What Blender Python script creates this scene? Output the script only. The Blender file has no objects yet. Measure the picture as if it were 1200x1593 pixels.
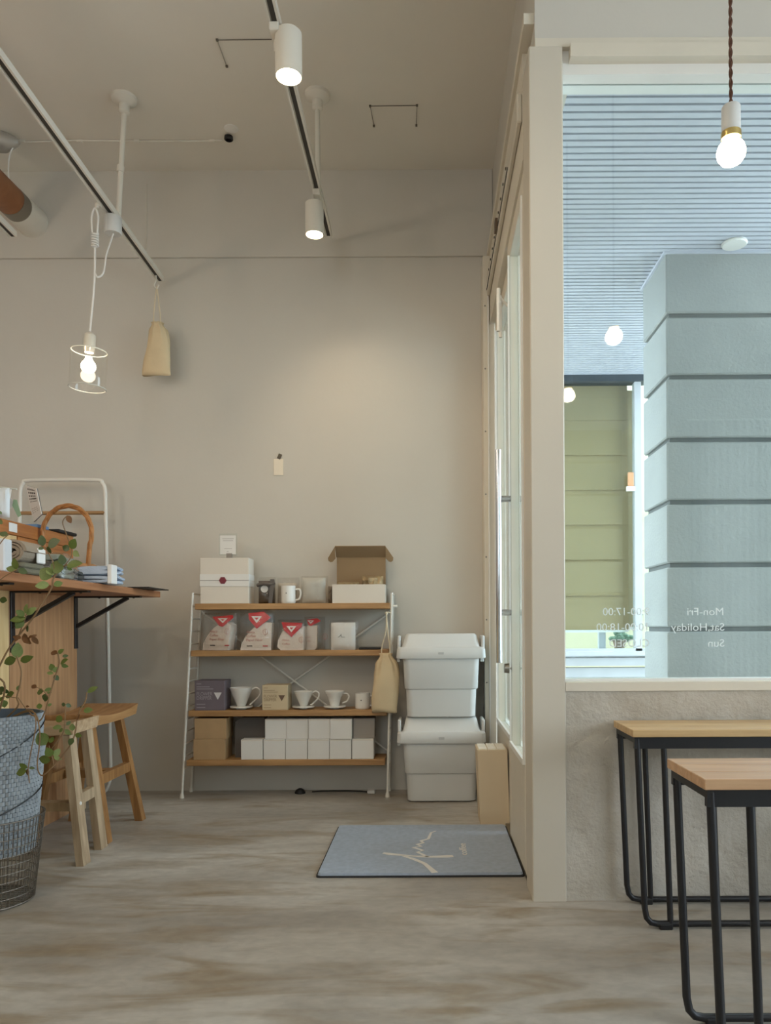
import bpy, bmesh, math, random
from mathutils import Vector, Matrix
random.seed(7)
R = math.radians
C = bpy.context.scene.collection
scene = bpy.context.scene

# ------------------------------------------------------------------ camera
FPX, PX, PY, CAMZ, ROLL = 1200.0, 668.0, 975.0, 0.75, 0.005
cd = bpy.data.cameras.new('camera'); cam = bpy.data.objects.new('camera', cd); C.objects.link(cam)
cam.location = (0, 0, CAMZ); cam.rotation_euler = (math.pi/2, ROLL, 0)
cd.sensor_fit = 'VERTICAL'; cd.sensor_height = 36.0; cd.sensor_width = 36.0
cd.lens = FPX/1593*36.0
cd.shift_x = -(PX-600)/1593.0; cd.shift_y = (PY-796.5)/1593.0
cd.clip_start = 0.02
scene.camera = cam
# ------------------------------------------------------------------ world, exposure
w = bpy.data.worlds.new('sky'); scene.world = w; w.use_nodes = True
bg = w.node_tree.nodes['Background']; bg.inputs[0].default_value = (0.76, 0.89, 1.0, 1); bg.inputs[1].default_value = 4.4
vs = scene.view_settings
vs.view_transform = 'Standard'; vs.look = 'None'; vs.gamma = 1.0; vs.exposure = 1.0; vs.use_curve_mapping = False

def portal(loc, rot, sx, sy):
    l = bpy.data.lights.new('window_portal', 'AREA'); l.shape = 'RECTANGLE'; l.size = sx; l.size_y = sy
    l.cycles.is_portal = True
    o = bpy.data.objects.new('window_portal', l); o.location = loc; o.rotation_euler = rot; C.objects.link(o)

# ------------------------------------------------------------------ helpers
def P(x, y, Y):
    """a point at depth Y seen at photograph pixel x, y"""
    dx, dz = x-PX, PY-y
    c, s = math.cos(ROLL), math.sin(ROLL)
    return Vector(((dx*c+dz*s)*Y/FPX, Y, CAMZ+(-dx*s+dz*c)*Y/FPX))
def XP(x, y, Y): return P(x, y, Y).x
def ZP(x, y, Y): return P(x, y, Y).z
def FL(x, y, z=0.0):
    p = P(x, y, 1.0); t = (z-CAMZ)/(p.z-CAMZ)
    return P(x, y, t)
def srgb(r, g, b):
    f = lambda c: c/12.92 if c <= .04045 else ((c+.055)/1.055)**2.4
    return (f(r/255), f(g/255), f(b/255), 1)

ORG = {}
def empty(name, loc, label, cat, group=None, kind=None):
    o = bpy.data.objects.new(name, None); C.objects.link(o); o.location = loc; o.empty_display_size = .05
    ORG[o] = Vector(loc)
    if kind: o['kind'] = kind
    else:
        o['label'] = label; o['category'] = cat
        if group: o['group'] = group
    return o
def obj(name, bm, m, parent=None, smooth=False, label=None, cat=None, group=None, kind=None):
    bmesh.ops.recalc_face_normals(bm, faces=bm.faces[:])
    me = bpy.data.meshes.new(name)
    if parent is not None: off = ORG[parent]
    else:
        xs = [v.co for v in bm.verts]
        off = Vector(((min(v.x for v in xs)+max(v.x for v in xs))/2, (min(v.y for v in xs)+max(v.y for v in xs))/2, min(v.z for v in xs)))
    bmesh.ops.translate(bm, verts=bm.verts[:], vec=-off)
    bm.to_mesh(me); bm.free()
    if smooth:
        for p in me.polygons: p.use_smooth = True
        if smooth != 'all':
            me.set_sharp_from_angle(angle=R(38))
    o = bpy.data.objects.new(name, me); C.objects.link(o)
    me.materials.append(m)
    ORG[o] = off
    if parent is not None: o.parent = parent
    else: o.location = off
    if label: o['label'] = label
    if cat: o['category'] = cat
    if group: o['group'] = group
    if kind: o['kind'] = kind
    return o
def dup(o, delta, parent=None, label=None):
    c = o.copy(); C.objects.link(c); c.parent = parent if parent is not None else o.parent
    c.location = o.location + Vector(delta)
    ORG[c] = ORG[o] + Vector(delta)
    if label: c['label'] = label
    return c
def dup_tree(o, delta, label):
    c = o.copy(); C.objects.link(c); c.location = o.location + Vector(delta); c['label'] = label; ORG[c] = ORG[o]+Vector(delta)
    for ch in list(o.children):
        k = ch.copy(); C.objects.link(k); k.parent = c
        for g in list(ch.children):
            q = g.copy(); C.objects.link(q); q.parent = k
    return c
def nb(): return bmesh.new()
def hexa(bm, b, t):
    v = [bm.verts.new(p) for p in list(b)+list(t)]
    for f in ((3,2,1,0),(4,5,6,7),(0,1,5,4),(1,2,6,5),(2,3,7,6),(3,0,4,7)): bm.faces.new([v[i] for i in f])
    return v
def box(bm, x0, x1, y0, y1, z0, z1, bev=0, seg=1):
    v = hexa(bm, [(x0,y0,z0),(x1,y0,z0),(x1,y1,z0),(x0,y1,z0)], [(x0,y0,z1),(x1,y0,z1),(x1,y1,z1),(x0,y1,z1)])
    if bev:
        es = set(e for q in v for e in q.link_edges)
        bmesh.ops.bevel(bm, geom=list(es), offset=bev, segments=seg, affect='EDGES', profile=.5)
    return bm
def bx(x0, x1, y0, y1, z0, z1, bev=0, seg=1): return box(nb(), x0, x1, y0, y1, z0, z1, bev, seg)
def tube(bm, pts, r, seg=8, closed=False, cap=True):
    pts = [Vector(p) for p in pts]; n = len(pts); rs = r if isinstance(r, (list, tuple)) else [r]*n
    T = []
    for i in range(n):
        a = pts[(i-1) % n] if (closed or i > 0) else pts[i]; b = pts[(i+1) % n] if (closed or i < n-1) else pts[i]
        T.append((b-a).normalized())
    u = T[0].orthogonal().normalized(); rings = []
    for i in range(n):
        u = (u-T[i]*u.dot(T[i]));
        u = u.normalized() if u.length > 1e-6 else T[i].orthogonal().normalized()
        v = T[i].cross(u)
        rings.append([bm.verts.new(pts[i]+(u*math.cos(2*math.pi*k/seg)+v*math.sin(2*math.pi*k/seg))*rs[i]) for k in range(seg)])
    m = n if closed else n-1
    for i in range(m):
        a, b = rings[i], rings[(i+1) % n]
        for k in range(seg): bm.faces.new((a[k], a[(k+1) % seg], b[(k+1) % seg], b[k]))
    if cap and not closed:
        bm.faces.new(rings[0][::-1]); bm.faces.new(rings[-1])
    return bm
def smoothpath(pts, n=6, closed=False):
    pts = [Vector(p) for p in pts]; out = []; L = len(pts)
    for i in range(L if closed else L-1):
        p0 = pts[(i-1) % L] if (closed or i > 0) else pts[0]*2-pts[1]
        p1 = pts[i]; p2 = pts[(i+1) % L]
        p3 = pts[(i+2) % L] if (closed or i+2 < L) else pts[-1]*2-pts[-2]
        for k in range(n):
            t = k/n
            out.append(.5*((2*p1)+(p2-p0)*t+(2*p0-5*p1+4*p2-p3)*t*t+(3*p1-p0-3*p2+p3)*t**3))
    if not closed: out.append(pts[-1])
    return out
def lathe(bm, prof, c, seg=24, axis='Z', cap=(True, True), rot=None):
    c = Vector(c); rings = []
    for r, z in prof:
        ring = []
        for k in range(seg):
            a = 2*math.pi*k/seg; p = Vector((r*math.cos(a), r*math.sin(a), z))
            if axis == 'X': p = Vector((p.z, p.x, p.y))
            elif axis == 'Y': p = Vector((p.x, p.z, p.y))
            if rot is not None: p = rot @ p
            ring.append(bm.verts.new(c+p))
        rings.append(ring)
    for a, b in zip(rings, rings[1:]):
        for k in range(seg): bm.faces.new((a[k], a[(k+1) % seg], b[(k+1) % seg], b[k]))
    if cap[0]: bm.faces.new(rings[0][::-1])
    if cap[1]: bm.faces.new(rings[-1])
    return bm
def prism(bm, poly, y0, y1, f=None):
    """poly in x,z, extruded in y"""
    a = [bm.verts.new((x, y0, z)) for x, z in poly]; b = [bm.verts.new((x, y1, z)) for x, z in poly]
    bm.faces.new(a); bm.faces.new(b[::-1]); n = len(a)
    for i in range(n): bm.faces.new((a[i], b[i], b[(i+1) % n], a[(i+1) % n]))
    return bm
def ellip(bm, c, rx, ry, rz, seg=16, rings=10):
    m = Matrix.Translation(Vector(c)) @ Matrix.Diagonal((rx, ry, rz, 1))
    bmesh.ops.create_uvsphere(bm, u_segments=seg, v_segments=rings, radius=1, matrix=m); return bm
def rloop(bm, cx, cy, hx, hy, r, z, n=5):
    vs_ = []
    for sx, sy, a0 in ((1,1,0),(-1,1,90),(-1,-1,180),(1,-1,270)):
        for k in range(n+1):
            a = R(a0+90*k/n)
            vs_.append(bm.verts.new((cx+sx*(hx-r)+r*math.cos(a), cy+sy*(hy-r)+r*math.sin(a), z)))
    return vs_
def rloft(bm, cx, cy, levels, n=5, cap=(True, True)):
    """levels: (z, hx, hy, r[, dy])"""
    rings = [rloop(bm, cx, cy+(l[4] if len(l) > 4 else 0), l[1], l[2], l[3], l[0], n) for l in levels]
    for a, b in zip(rings, rings[1:]):
        L = len(a)
        for k in range(L): bm.faces.new((a[k], a[(k+1) % L], b[(k+1) % L], b[k]))
    if cap[0]: bm.faces.new(rings[0][::-1])
    if cap[1]: bm.faces.new(rings[-1])
    return bm
def pillow(bm, cx, cy, z0, w, h, t, seed=0, n=12, wr=.25, rotz=0, flat=.25):
    """a standing filled pouch, facing -y"""
    rnd = random.Random(seed); ph = [rnd.uniform(0, 6.28) for _ in range(6)]
    def th(u, v):
        e = (max(0, 1-abs(2*u-1)**3.2))**.6*(max(0, 1-abs(2*v-1)**4))**.6
        return t*.5*e*(1+wr*(math.sin(9*u+5*v+ph[0])*.5+math.sin(17*v-6*u+ph[1])*.3+math.sin(23*u+ph[2])*.25))
    m = Matrix.Translation((cx, cy, z0)) @ Matrix.Rotation(rotz, 4, 'Z')
    g = {}
    for s in (-1, 1):
        for i in range(n+1):
            for j in range(n+1):
                u, v = i/n, j/n
                if i in (0, n) or j in (0, n):
                    if s == 1: g[s, i, j] = g[-1, i, j]; continue
                g[s, i, j] = bm.verts.new(m @ Vector(((u-.5)*w, s*th(u, v), v*h)))
        for i in range(n):
            for j in range(n):
                q = (g[s,i,j], g[s,i+1,j], g[s,i+1,j+1], g[s,i,j+1])
                bm.faces.new(q if s == -1 else q[::-1])
    return bm

# ------------------------------------------------------------------ materials
MAT = {}
def M(name, col, rough=.5, metal=0, var=.05, scale=6, bump=0, bscale=80, spec=.5, stretch=(1,1,1), col2=None, detail=4, emit=None, estr=0, trans=0):
    if name in MAT: return MAT[name]
    m = bpy.data.materials.new(name); m.use_nodes = True; nt = m.node_tree; b = nt.nodes['Principled BSDF']
    c = srgb(*col); MAT[name] = m
    b.inputs['Roughness'].default_value = rough; b.inputs['Metallic'].default_value = metal
    b.inputs['Specular IOR Level'].default_value = spec
    tc = nt.nodes.new('ShaderNodeTexCoord'); mp = nt.nodes.new('ShaderNodeMapping'); nt.links.new(tc.outputs['Object'], mp.inputs[0])
    mp.inputs['Scale'].default_value = stretch
    no = nt.nodes.new('ShaderNodeTexNoise'); nt.links.new(mp.outputs[0], no.inputs[0]); no.inputs['Scale'].default_value = scale; no.inputs['Detail'].default_value = detail
    rp = nt.nodes.new('ShaderNodeValToRGB'); nt.links.new(no.outputs['Fac'], rp.inputs[0])
    rp.color_ramp.elements[0].position = .3; rp.color_ramp.elements[1].position = .7
    c2 = srgb(*col2) if col2 else None
    rp.color_ramp.elements[0].color = (c[0]*(1-var), c[1]*(1-var), c[2]*(1-var), 1)
    rp.color_ramp.elements[1].color = c2 if c2 else (min(1,c[0]*(1+var)), min(1,c[1]*(1+var)), min(1,c[2]*(1+var)), 1)
    nt.links.new(rp.outputs[0], b.inputs['Base Color'])
    if bump:
        n2 = nt.nodes.new('ShaderNodeTexNoise'); nt.links.new(mp.outputs[0], n2.inputs[0]); n2.inputs['Scale'].default_value = bscale; n2.inputs['Detail'].default_value = 5
        bp = nt.nodes.new('ShaderNodeBump'); bp.inputs['Strength'].default_value = bump; bp.inputs['Distance'].default_value = .01
        nt.links.new(n2.outputs['Fac'], bp.inputs['Height']); nt.links.new(bp.outputs[0], b.inputs['Normal'])
    if emit:
        b.inputs['Emission Color'].default_value = (*emit, 1); b.inputs['Emission Strength'].default_value = estr
    if trans: b.inputs['Transmission Weight'].default_value = trans
    return m
def wood(name, c1, c2, axis='X', rough=.45, s=1.0):
    st = {'X': (1.2*s, 16*s, 16*s), 'Y': (16*s, 1.2*s, 16*s), 'Z': (16*s, 16*s, 1.2*s)}[axis]
    return M(name, c1, rough, var=.12, scale=3.2, bump=.12, bscale=9, stretch=st, col2=c2, detail=6)
def glassy(name, tint=(1,1,1), refl=1.0, rough=0.0, ior=1.5, film=0):
    """thin pane or film: see-through with a Fresnel reflection"""
    m = bpy.data.materials.new(name); m.use_nodes = True; nt = m.node_tree; nt.nodes.clear()
    out = nt.nodes.new('ShaderNodeOutputMaterial'); mx = nt.nodes.new('ShaderNodeMixShader'); tr = nt.nodes.new('ShaderNodeBsdfTransparent')
    gl = nt.nodes.new('ShaderNodeBsdfGlossy'); gl.inputs['Roughness'].default_value = rough; gl.inputs['Color'].default_value = (refl, refl, refl, 1)
    tr.inputs['Color'].default_value = (*tint, 1)
    fr = nt.nodes.new('ShaderNodeFresnel')
    ge = nt.nodes.new('ShaderNodeNewGeometry'); mr = nt.nodes.new('ShaderNodeMapRange'); mr.inputs['To Min'].default_value = ior; mr.inputs['To Max'].default_value = 1/ior
    nt.links.new(ge.outputs['Backfacing'], mr.inputs['Value']); nt.links.new(mr.outputs[0], fr.inputs['IOR'])      # same reflectance from both sides of the pane
    if film:
        tc = nt.nodes.new('ShaderNodeTexCoord'); no = nt.nodes.new('ShaderNodeTexNoise'); no.inputs['Scale'].default_value = film; no.inputs['Detail'].default_value = 3
        nt.links.new(tc.outputs['Object'], no.inputs[0]); bp = nt.nodes.new('ShaderNodeBump'); bp.inputs['Strength'].default_value = .9; bp.inputs['Distance'].default_value = .012
        nt.links.new(no.outputs['Fac'], bp.inputs['Height']); nt.links.new(bp.outputs[0], gl.inputs['Normal']); nt.links.new(bp.outputs[0], fr.inputs['Normal'])
    nt.links.new(fr.outputs[0], mx.inputs[0]); nt.links.new(tr.outputs[0], mx.inputs[1]); nt.links.new(gl.outputs[0], mx.inputs[2])
    nt.links.new(mx.outputs[0], out.inputs[0]); MAT[name] = m
    return m
def concrete_floor():
    m = bpy.data.materials.new('polished_concrete'); m.use_nodes = True; nt = m.node_tree; b = nt.nodes['Principled BSDF']
    tc = nt.nodes.new('ShaderNodeTexCoord')
    def noise(sc, det, st=(1,1,1), dist=0):
        mp = nt.nodes.new('ShaderNodeMapping'); mp.inputs['Scale'].default_value = st; nt.links.new(tc.outputs['Object'], mp.inputs[0])
        n = nt.nodes.new('ShaderNodeTexNoise'); n.inputs['Scale'].default_value = sc; n.inputs['Detail'].default_value = det; n.inputs['Distortion'].default_value = dist
        nt.links.new(mp.outputs[0], n.inputs[0]); return n
    def ramp(n, p0, c0, p1, c1):
        r = nt.nodes.new('ShaderNodeValToRGB'); r.color_ramp.elements[0].position = p0; r.color_ramp.elements[1].position = p1
        r.color_ramp.elements[0].color = c0; r.color_ramp.elements[1].color = c1; nt.links.new(n.outputs['Fac'], r.inputs[0]); return r
    n1 = noise(1.3, 7, (1, 2.2, 1), .6); r1 = ramp(n1, .36, srgb(158, 152, 143), .66, srgb(192, 188, 180))
    n2 = noise(3.2, 8, (.8, 3.2, 1), 1.0); r2 = ramp(n2, .48, (0,0,0,1), .70, (1,1,1,1))
    mx = nt.nodes.new('ShaderNodeMix'); mx.data_type = 'RGBA'; nt.links.new(r2.outputs[0], mx.inputs[0]); nt.links.new(r1.outputs[0], mx.inputs[6]); mx.inputs[7].default_value = srgb(150, 136, 116)
    n3 = noise(26, 6, (1, 1.6, 1), .3); r3 = ramp(n3, .3, (.86,.86,.86,1), .7, (1.06,1.06,1.06,1))
    m2 = nt.nodes.new('ShaderNodeMix'); m2.data_type = 'RGBA'; m2.blend_type = 'MULTIPLY'; m2.inputs[0].default_value = 1; nt.links.new(mx.outputs[2], m2.inputs[6]); nt.links.new(r3.outputs[0], m2.inputs[7])
    nt.links.new(m2.outputs[2], b.inputs['Base Color'])
    rr = ramp(n1, .3, (.34,.34,.34,1), .7, (.55,.55,.55,1)); nt.links.new(rr.outputs[0], b.inputs['Roughness'])
    bp = nt.nodes.new('ShaderNodeBump'); bp.inputs['Strength'].default_value = .12; bp.inputs['Distance'].default_value = .01; nt.links.new(n3.outputs['Fac'], bp.inputs['Height']); nt.links.new(bp.outputs[0], b.inputs['Normal'])
    return m
def rough_concrete():
    m = bpy.data.materials.new('rough_concrete'); m.use_nodes = True; nt = m.node_tree; b = nt.nodes['Principled BSDF']
    tc = nt.nodes.new('ShaderNodeTexCoord')
    n1 = nt.nodes.new('ShaderNodeTexNoise'); n1.inputs['Scale'].default_value = 5; n1.inputs['Detail'].default_value = 8; nt.links.new(tc.outputs['Object'], n1.inputs[0])
    r = nt.nodes.new('ShaderNodeValToRGB'); r.color_ramp.elements[0].position = .35; r.color_ramp.elements[1].position = .65
    r.color_ramp.elements[0].color = srgb(176, 168, 154); r.color_ramp.elements[1].color = srgb(200, 193, 181); nt.links.new(n1.outputs['Fac'], r.inputs[0])
    v = nt.nodes.new('ShaderNodeTexVoronoi'); v.inputs['Scale'].default_value = 34; nt.links.new(tc.outputs['Object'], v.inputs[0])
    rv = nt.nodes.new('ShaderNodeValToRGB'); rv.color_ramp.elements[0].position = .03; rv.color_ramp.elements[1].position = .075; rv.color_ramp.elements[0].color = (.45,.4,.34,1); nt.links.new(v.outputs['Distance'], rv.inputs[0])
    vm = nt.nodes.new('ShaderNodeMix'); vm.data_type = 'RGBA'; vm.blend_type = 'MULTIPLY'; nt.links.new(r.outputs[0], vm.inputs[6]); nt.links.new(rv.outputs[0], vm.inputs[7])
    n4 = nt.nodes.new('ShaderNodeTexNoise'); n4.inputs['Scale'].default_value = 2.6; nt.links.new(tc.outputs['Object'], n4.inputs[0])
    r4 = nt.nodes.new('ShaderNodeValToRGB'); r4.color_ramp.elements[0].position = .55; r4.color_ramp.elements[1].position = .6; nt.links.new(n4.outputs['Fac'], r4.inputs[0]); nt.links.new(r4.outputs[0], vm.inputs[0])
    nt.links.new(vm.outputs[2], b.inputs['Base Color']); b.inputs['Roughness'].default_value = .7
    n2 = nt.nodes.new('ShaderNodeTexNoise'); n2.inputs['Scale'].default_value = 14; n2.inputs['Detail'].default_value = 9; n2.inputs['Roughness'].default_value = .62; nt.links.new(tc.outputs['Object'], n2.inputs[0])
    bp = nt.nodes.new('ShaderNodeBump'); bp.inputs['Strength'].default_value = .85; bp.inputs['Distance'].default_value = .02; nt.links.new(n2.outputs['Fac'], bp.inputs['Height']); nt.links.new(bp.outputs[0], b.inputs['Normal'])
    return m

FLOOR = concrete_floor(); RCONC = rough_concrete()
WALL = M('grey_beige_plaster', (204, 199, 189), .8, var=.025, scale=2.2, bump=.06, bscale=40)
CEIL = M('ceiling_plaster', (226, 220, 208), .85, var=.03, scale=1.6, bump=.07, bscale=22)
BEIGE = M('cream_painted_steel', (204, 196, 181), .42, var=.03, scale=3, bump=.03, bscale=30)
CREAMTRIM = M('cream_trim', (216, 208, 192), .5, var=.03)
WHITE = M('white_paint', (232, 230, 224), .4, var=.02)
WPLASTIC = M('white_plastic', (208, 208, 205), .42, var=.015)
WHITEWIRE = M('white_enamel', (228, 225, 216), .35, var=.02)
PORC = M('porcelain', (232, 230, 224), .16, var=.01)
TRACKM = M('track_white', (222, 217, 205), .4, var=.02)
BLACK = M('black_steel', (24, 24, 27), .42, var=.1)
BLACKP = M('black_plastic', (22, 22, 24), .5, var=.1)
DARK = M('dark_void', (14, 13, 12), .8)
CHROME = M('chrome', (205, 205, 208), .12, metal=1, var=.02)
STEEL = M('dull_steel', (150, 145, 135), .35, metal=1, var=.05)
GLASS = glassy('window_glass', (.93, .97, .97))
DOORGLASS = glassy('door_glass', (.93, .97, .97))
ACRYL = glassy('clear_acrylic', (.95, .97, .97), ior=1.35)
FILM = glassy('clear_film', (.95, .95, .94), ior=1.6, rough=.08, film=45)
LAMPGLASS = glassy('lamp_glass', (.97, .97, .96), ior=1.5)
OAK = wood('shelf_oak', (158, 116, 70), (188, 146, 96), 'X')
TOPWOOD = wood('counter_wood', (150, 98, 62), (178, 124, 84), 'Y')
PANELWOOD = wood('panel_cedar', (168, 122, 82), (190, 146, 104), 'Z', .5)
PLY = wood('panel_plywood', (214, 180, 124), (226, 196, 144), 'Z', .55)
STOOLW = wood('stool_teak', (152, 112, 70), (182, 144, 100), 'Z', .55)
STOOLWX = wood('stool_teak_seat', (152, 112, 70), (182, 144, 100), 'X', .55)
STOOLWY = wood('stool_teak_seat_deep', (166, 118, 70), (190, 146, 96), 'Y', .55)
STOOLO = wood('stool_honey', (142, 98, 54), (174, 128, 78), 'Z', .5)
STOOLG = wood('stool_weathered', (158, 134, 104), (188, 164, 134), 'Z', .6)
STOOLGX = wood('stool_weathered_seat', (170, 138, 102), (198, 170, 136), 'X', .6)
BENCHW = wood('bench_oak', (196, 160, 112), (214, 182, 134), 'X', .35)
BENCHW2 = wood('bench_oak_red', (190, 146, 108), (210, 172, 134), 'X', .35)
BOXWOOD = wood('display_wood', (160, 96, 48), (186, 122, 66), 'Y')
COTTON = M('unbleached_cotton', (216, 196, 160), .9, var=.05, scale=14, bump=.15, bscale=260)
COTTONR = M('cotton_cord', (222, 208, 180), .9)
WICKER = M('wicker', (170, 118, 68), .5, var=.2, scale=40, bump=.2, bscale=120)
KRAFT = M('kraft_card', (178, 148, 110), .8, var=.05, scale=20)
CARD = M('card_white', (222, 214, 202), .75, var=.02)
PAPER = M('paper_white', (228, 226, 222), .7, var=.015)
CARDGREY = M('card_grey', (150, 142, 134), .8)
MATGREY = M('mat_pile', (168, 180, 196), .95, var=.08, scale=60, bump=.4, bscale=700)
MATEDGE = M('mat_rubber', (44, 44, 46), .8)
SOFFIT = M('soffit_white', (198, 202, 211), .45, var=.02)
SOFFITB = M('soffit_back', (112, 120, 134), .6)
COLUMN = M('column_concrete', (156, 159, 155), .75, var=.05, scale=5, bump=.25, bscale=70)
COLCORE = M('column_joint', (108, 112, 110), .8)
EXTW = M('exterior_white', (184, 186, 188), .5)
SHADE = M('shade_olive', (162, 138, 98), .85, var=.04, scale=3)
GROUND = M('paving_grey', (196, 196, 192), .8, var=.08)
LEAFM = M('leaf_green', (88, 104, 42), .45, var=.25, scale=25)
LEAFM2 = M('leaf_green_dark', (64, 80, 38), .45, var=.25, scale=25)
LEAFM3 = M('leaf_green_grey', (118, 134, 78), .5, var=.2, scale=25)
LEAFB = M('leaf_dry', (104, 70, 38), .7, var=.2)
STEM = M('stem_brown', (126, 98, 66), .7, var=.2)
POTM = M('woven_blue_grey', (146, 152, 156), .6, var=.18, scale=30)
SOIL = M('soil', (34, 28, 24), .95, var=.3, scale=40, bump=.6, bscale=60)
GALV = M('galvanised_wire', (120, 112, 102), .45, metal=.6, var=.2)
RED = M('label_red', (196, 36, 44), .5)
PINK = M('print_rose', (206, 150, 138), .7)
INK = M('print_dark', (70, 64, 62), .7)
INKG = M('print_grey', (150, 142, 138), .7)
WARM = (1.0, .78, .52)
BULB = M('lit_bulb', (255, 244, 220), .4, emit=(1.0, .86, .66), estr=14)
SPOTFACE = M('lit_spot_face', (255, 240, 210), .4, emit=(1.0, .80, .55), estr=9)

# ------------------------------------------------------------------ dimensions of the room
YB, ZC, XL, XR, YN = 3.557, 2.85, -2.9, 3.2, -2.8
YW = 2.10           # room face of the window wall
XD = 0.29           # plane of the glazed door

def wallbox(name, *a, m=WALL, parent=None, bev=0):
    return obj(name, bx(*a, bev), m, parent, kind=None if parent else 'structure')

wallbox('floor', XL, XR, YN, YB, -.1, 0, m=FLOOR)
wallbox('ceiling', XL-.1, XR+.1, YN-.1, YB+.2, ZC, ZC+.12, m=CEIL)
wallbox('wall_back', XL, .40, YB, YB+.2, -.1, ZC)
wallbox('trim_1', XL, .30, YB-.014, YB, ZP(300, 400, YB-.014), ZC, m=WALL)          # the shallow beam along the top of the back wall
wallbox('wall_left', XL-.15, XL, YN, YB+.2, -.1, ZC)
# right wall and the wall behind the camera, both with tall windows
ry0, ry1 = -.9, 1.0
bm = nb()
for a in ((YN, ry0, -.1, ZC), (ry1, YW+.2, -.1, ZC), (ry0, ry1, -.1, .25), (ry0, ry1, 2.3, ZC)): box(bm, XR, XR+.15, a[0], a[1], a[2], a[3])
obj('wall_right', bm, WALL, kind='structure')
OPEN = ((-1.6, -.7), (2.52, 2.98))
bm = nb(); edge = [XL]+[v for o_ in OPEN for v in o_]+[XR]
for k in range(0, len(edge), 2): box(bm, edge[k], edge[k+1], YN-.15, YN, -.1, ZC)
for x0, x1 in OPEN: box(bm, x0, x1, YN-.15, YN, -.1, 1.25 if x0 < 0 else .25); box(bm, x0, x1, YN-.15, YN, 2.5, ZC)
obj('wall_near', bm, WALL, kind='structure')
def side_window(name, a0, a1, n, horiz, zl, zh):
    f = (lambda bm, u0, u1, z0, z1: box(bm, u0, u1, YN-.12, YN-.04, z0, z1)) if horiz else (lambda bm, u0, u1, z0, z1: box(bm, XR+.04, XR+.12, u0, u1, z0, z1))
    wn = empty(name, ((a0+a1)/2, YN-.08, zl) if horiz else (XR+.08, (a0+a1)/2, zl), None, None, kind='structure')
    for i in range(n+1):
        u = a0+(a1-a0)*i/n; bm = nb(); f(bm, u-.03, u+.03, zl, zh); obj('mullion', bm, WHITE, wn)
    for z in (zl, zh-.5, zh-.05): bm = nb(); f(bm, a0, a1, z, z+.05); obj('transom', bm, WHITE, wn)
    if horiz: portal(((a0+a1)/2, YN-.14, (zl+zh)/2), (R(90), 0, 0), a1-a0, zh-zl)
    else: portal((XR+.14, (a0+a1)/2, (zl+zh)/2), (R(90), 0, R(90)), a1-a0, zh-zl)
side_window('window_2', OPEN[0][0], OPEN[0][1], 2, True, 1.25, 2.5); side_window('window_3', OPEN[1][0], OPEN[1][1], 2, True, .25, 2.5); side_window('window_4', ry0, ry1, 2, False, .25, 2.3)

def sheer():
    m = bpy.data.materials.new('sheer_fabric'); m.use_nodes = True; nt = m.node_tree; nt.nodes.clear()
    out = nt.nodes.new('ShaderNodeOutputMaterial'); mx = nt.nodes.new('ShaderNodeMixShader'); a = nt.nodes.new('ShaderNodeBsdfTranslucent'); b = nt.nodes.new('ShaderNodeBsdfDiffuse')
    a.inputs[0].default_value = (.30, .30, .29, 1); b.inputs[0].default_value = (.7, .69, .66, 1); mx.inputs[0].default_value = .5
    nt.links.new(a.outputs[0], mx.inputs[1]); nt.links.new(b.outputs[0], mx.inputs[2]); nt.links.new(mx.outputs[0], out.inputs[0]); return m
cu_ = empty('dimming_curtain', (2.75, YN+.06, .2), 'added sheer white curtain behind the camera, dimming the mirrored window', 'curtain')  # added curtain, dims the rear window's reflection in the pane
bm = nb(); n_ = 60; va, vb = [], []
for i in range(n_+1):
    x = 2.40+.70*i/n_; y = YN+.06+.018*math.sin(i*1.05); va.append(bm.verts.new((x, y, .2))); vb.append(bm.verts.new((x, y, 2.62)))
for i in range(n_): bm.faces.new((va[i], va[i+1], vb[i+1], vb[i]))
obj('fabric', bm, sheer(), cu_, smooth='all')
obj('curtain_rod', tube(nb(), [(2.36, YN+.06, 2.63), (3.14, YN+.06, 2.63)], .01, 10), WHITE, cu_, smooth=True)

# window wall: concrete below, header above, glazing between
ZS = ZP(1000, 1061, YW)          # sill
ZH = ZP(1000, 68, YW)            # underside of header
wallbox('wall_window', .36, XR, YW+.004, YW+.16, -.1, ZS-.024, m=RCONC)
wallbox('wall_header', .297, XR, YW+.01, YW+.16, ZH+.02, ZC, m=WALL)
wallbox('trim_2', .297, XR, YW+.004, YW+.16, ZH-.004, ZH+.02, m=CREAMTRIM)
x0 = XP(826, 740, YW); x1 = XP(879, 740, YW)
wallbox('wall_pillar', x0, x1, YW, YW+.13, -.05, ZH-.004, m=BEIGE, bev=.003)
win = empty('window_1', (1.2, YW+.06, ZS), None, None, kind='structure')
obj('window_sill', bx(x1, XR, YW, YW+.16, ZS-.024, ZS), CREAMTRIM, win)
bm = nb(); ZT = ZP(1000, 90, YW)
box(bm, x1, XR, YW+.02, YW+.10, ZT-.03, ZH-.004)
box(bm, x1, x1+.004, YW+.04, YW+.10, ZS, ZT)
box(bm, x1, XR, YW+.045, YW+.10, ZS, ZS+.006)
obj('window_frame', bm, WHITE, win)
obj('window_head', bx(x1+.02, XR, YW-.01, YW+.02, ZT-.002, ZH-.004), CREAMTRIM, win)
obj('pane', bx(x1+.004, XR, 2.158, 2.164, ZS+.006, ZT-.03), GLASS, win)
portal((1.8, 2.27, 1.4), (R(90), 0, R(180)), 2.7, 1.9)

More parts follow.
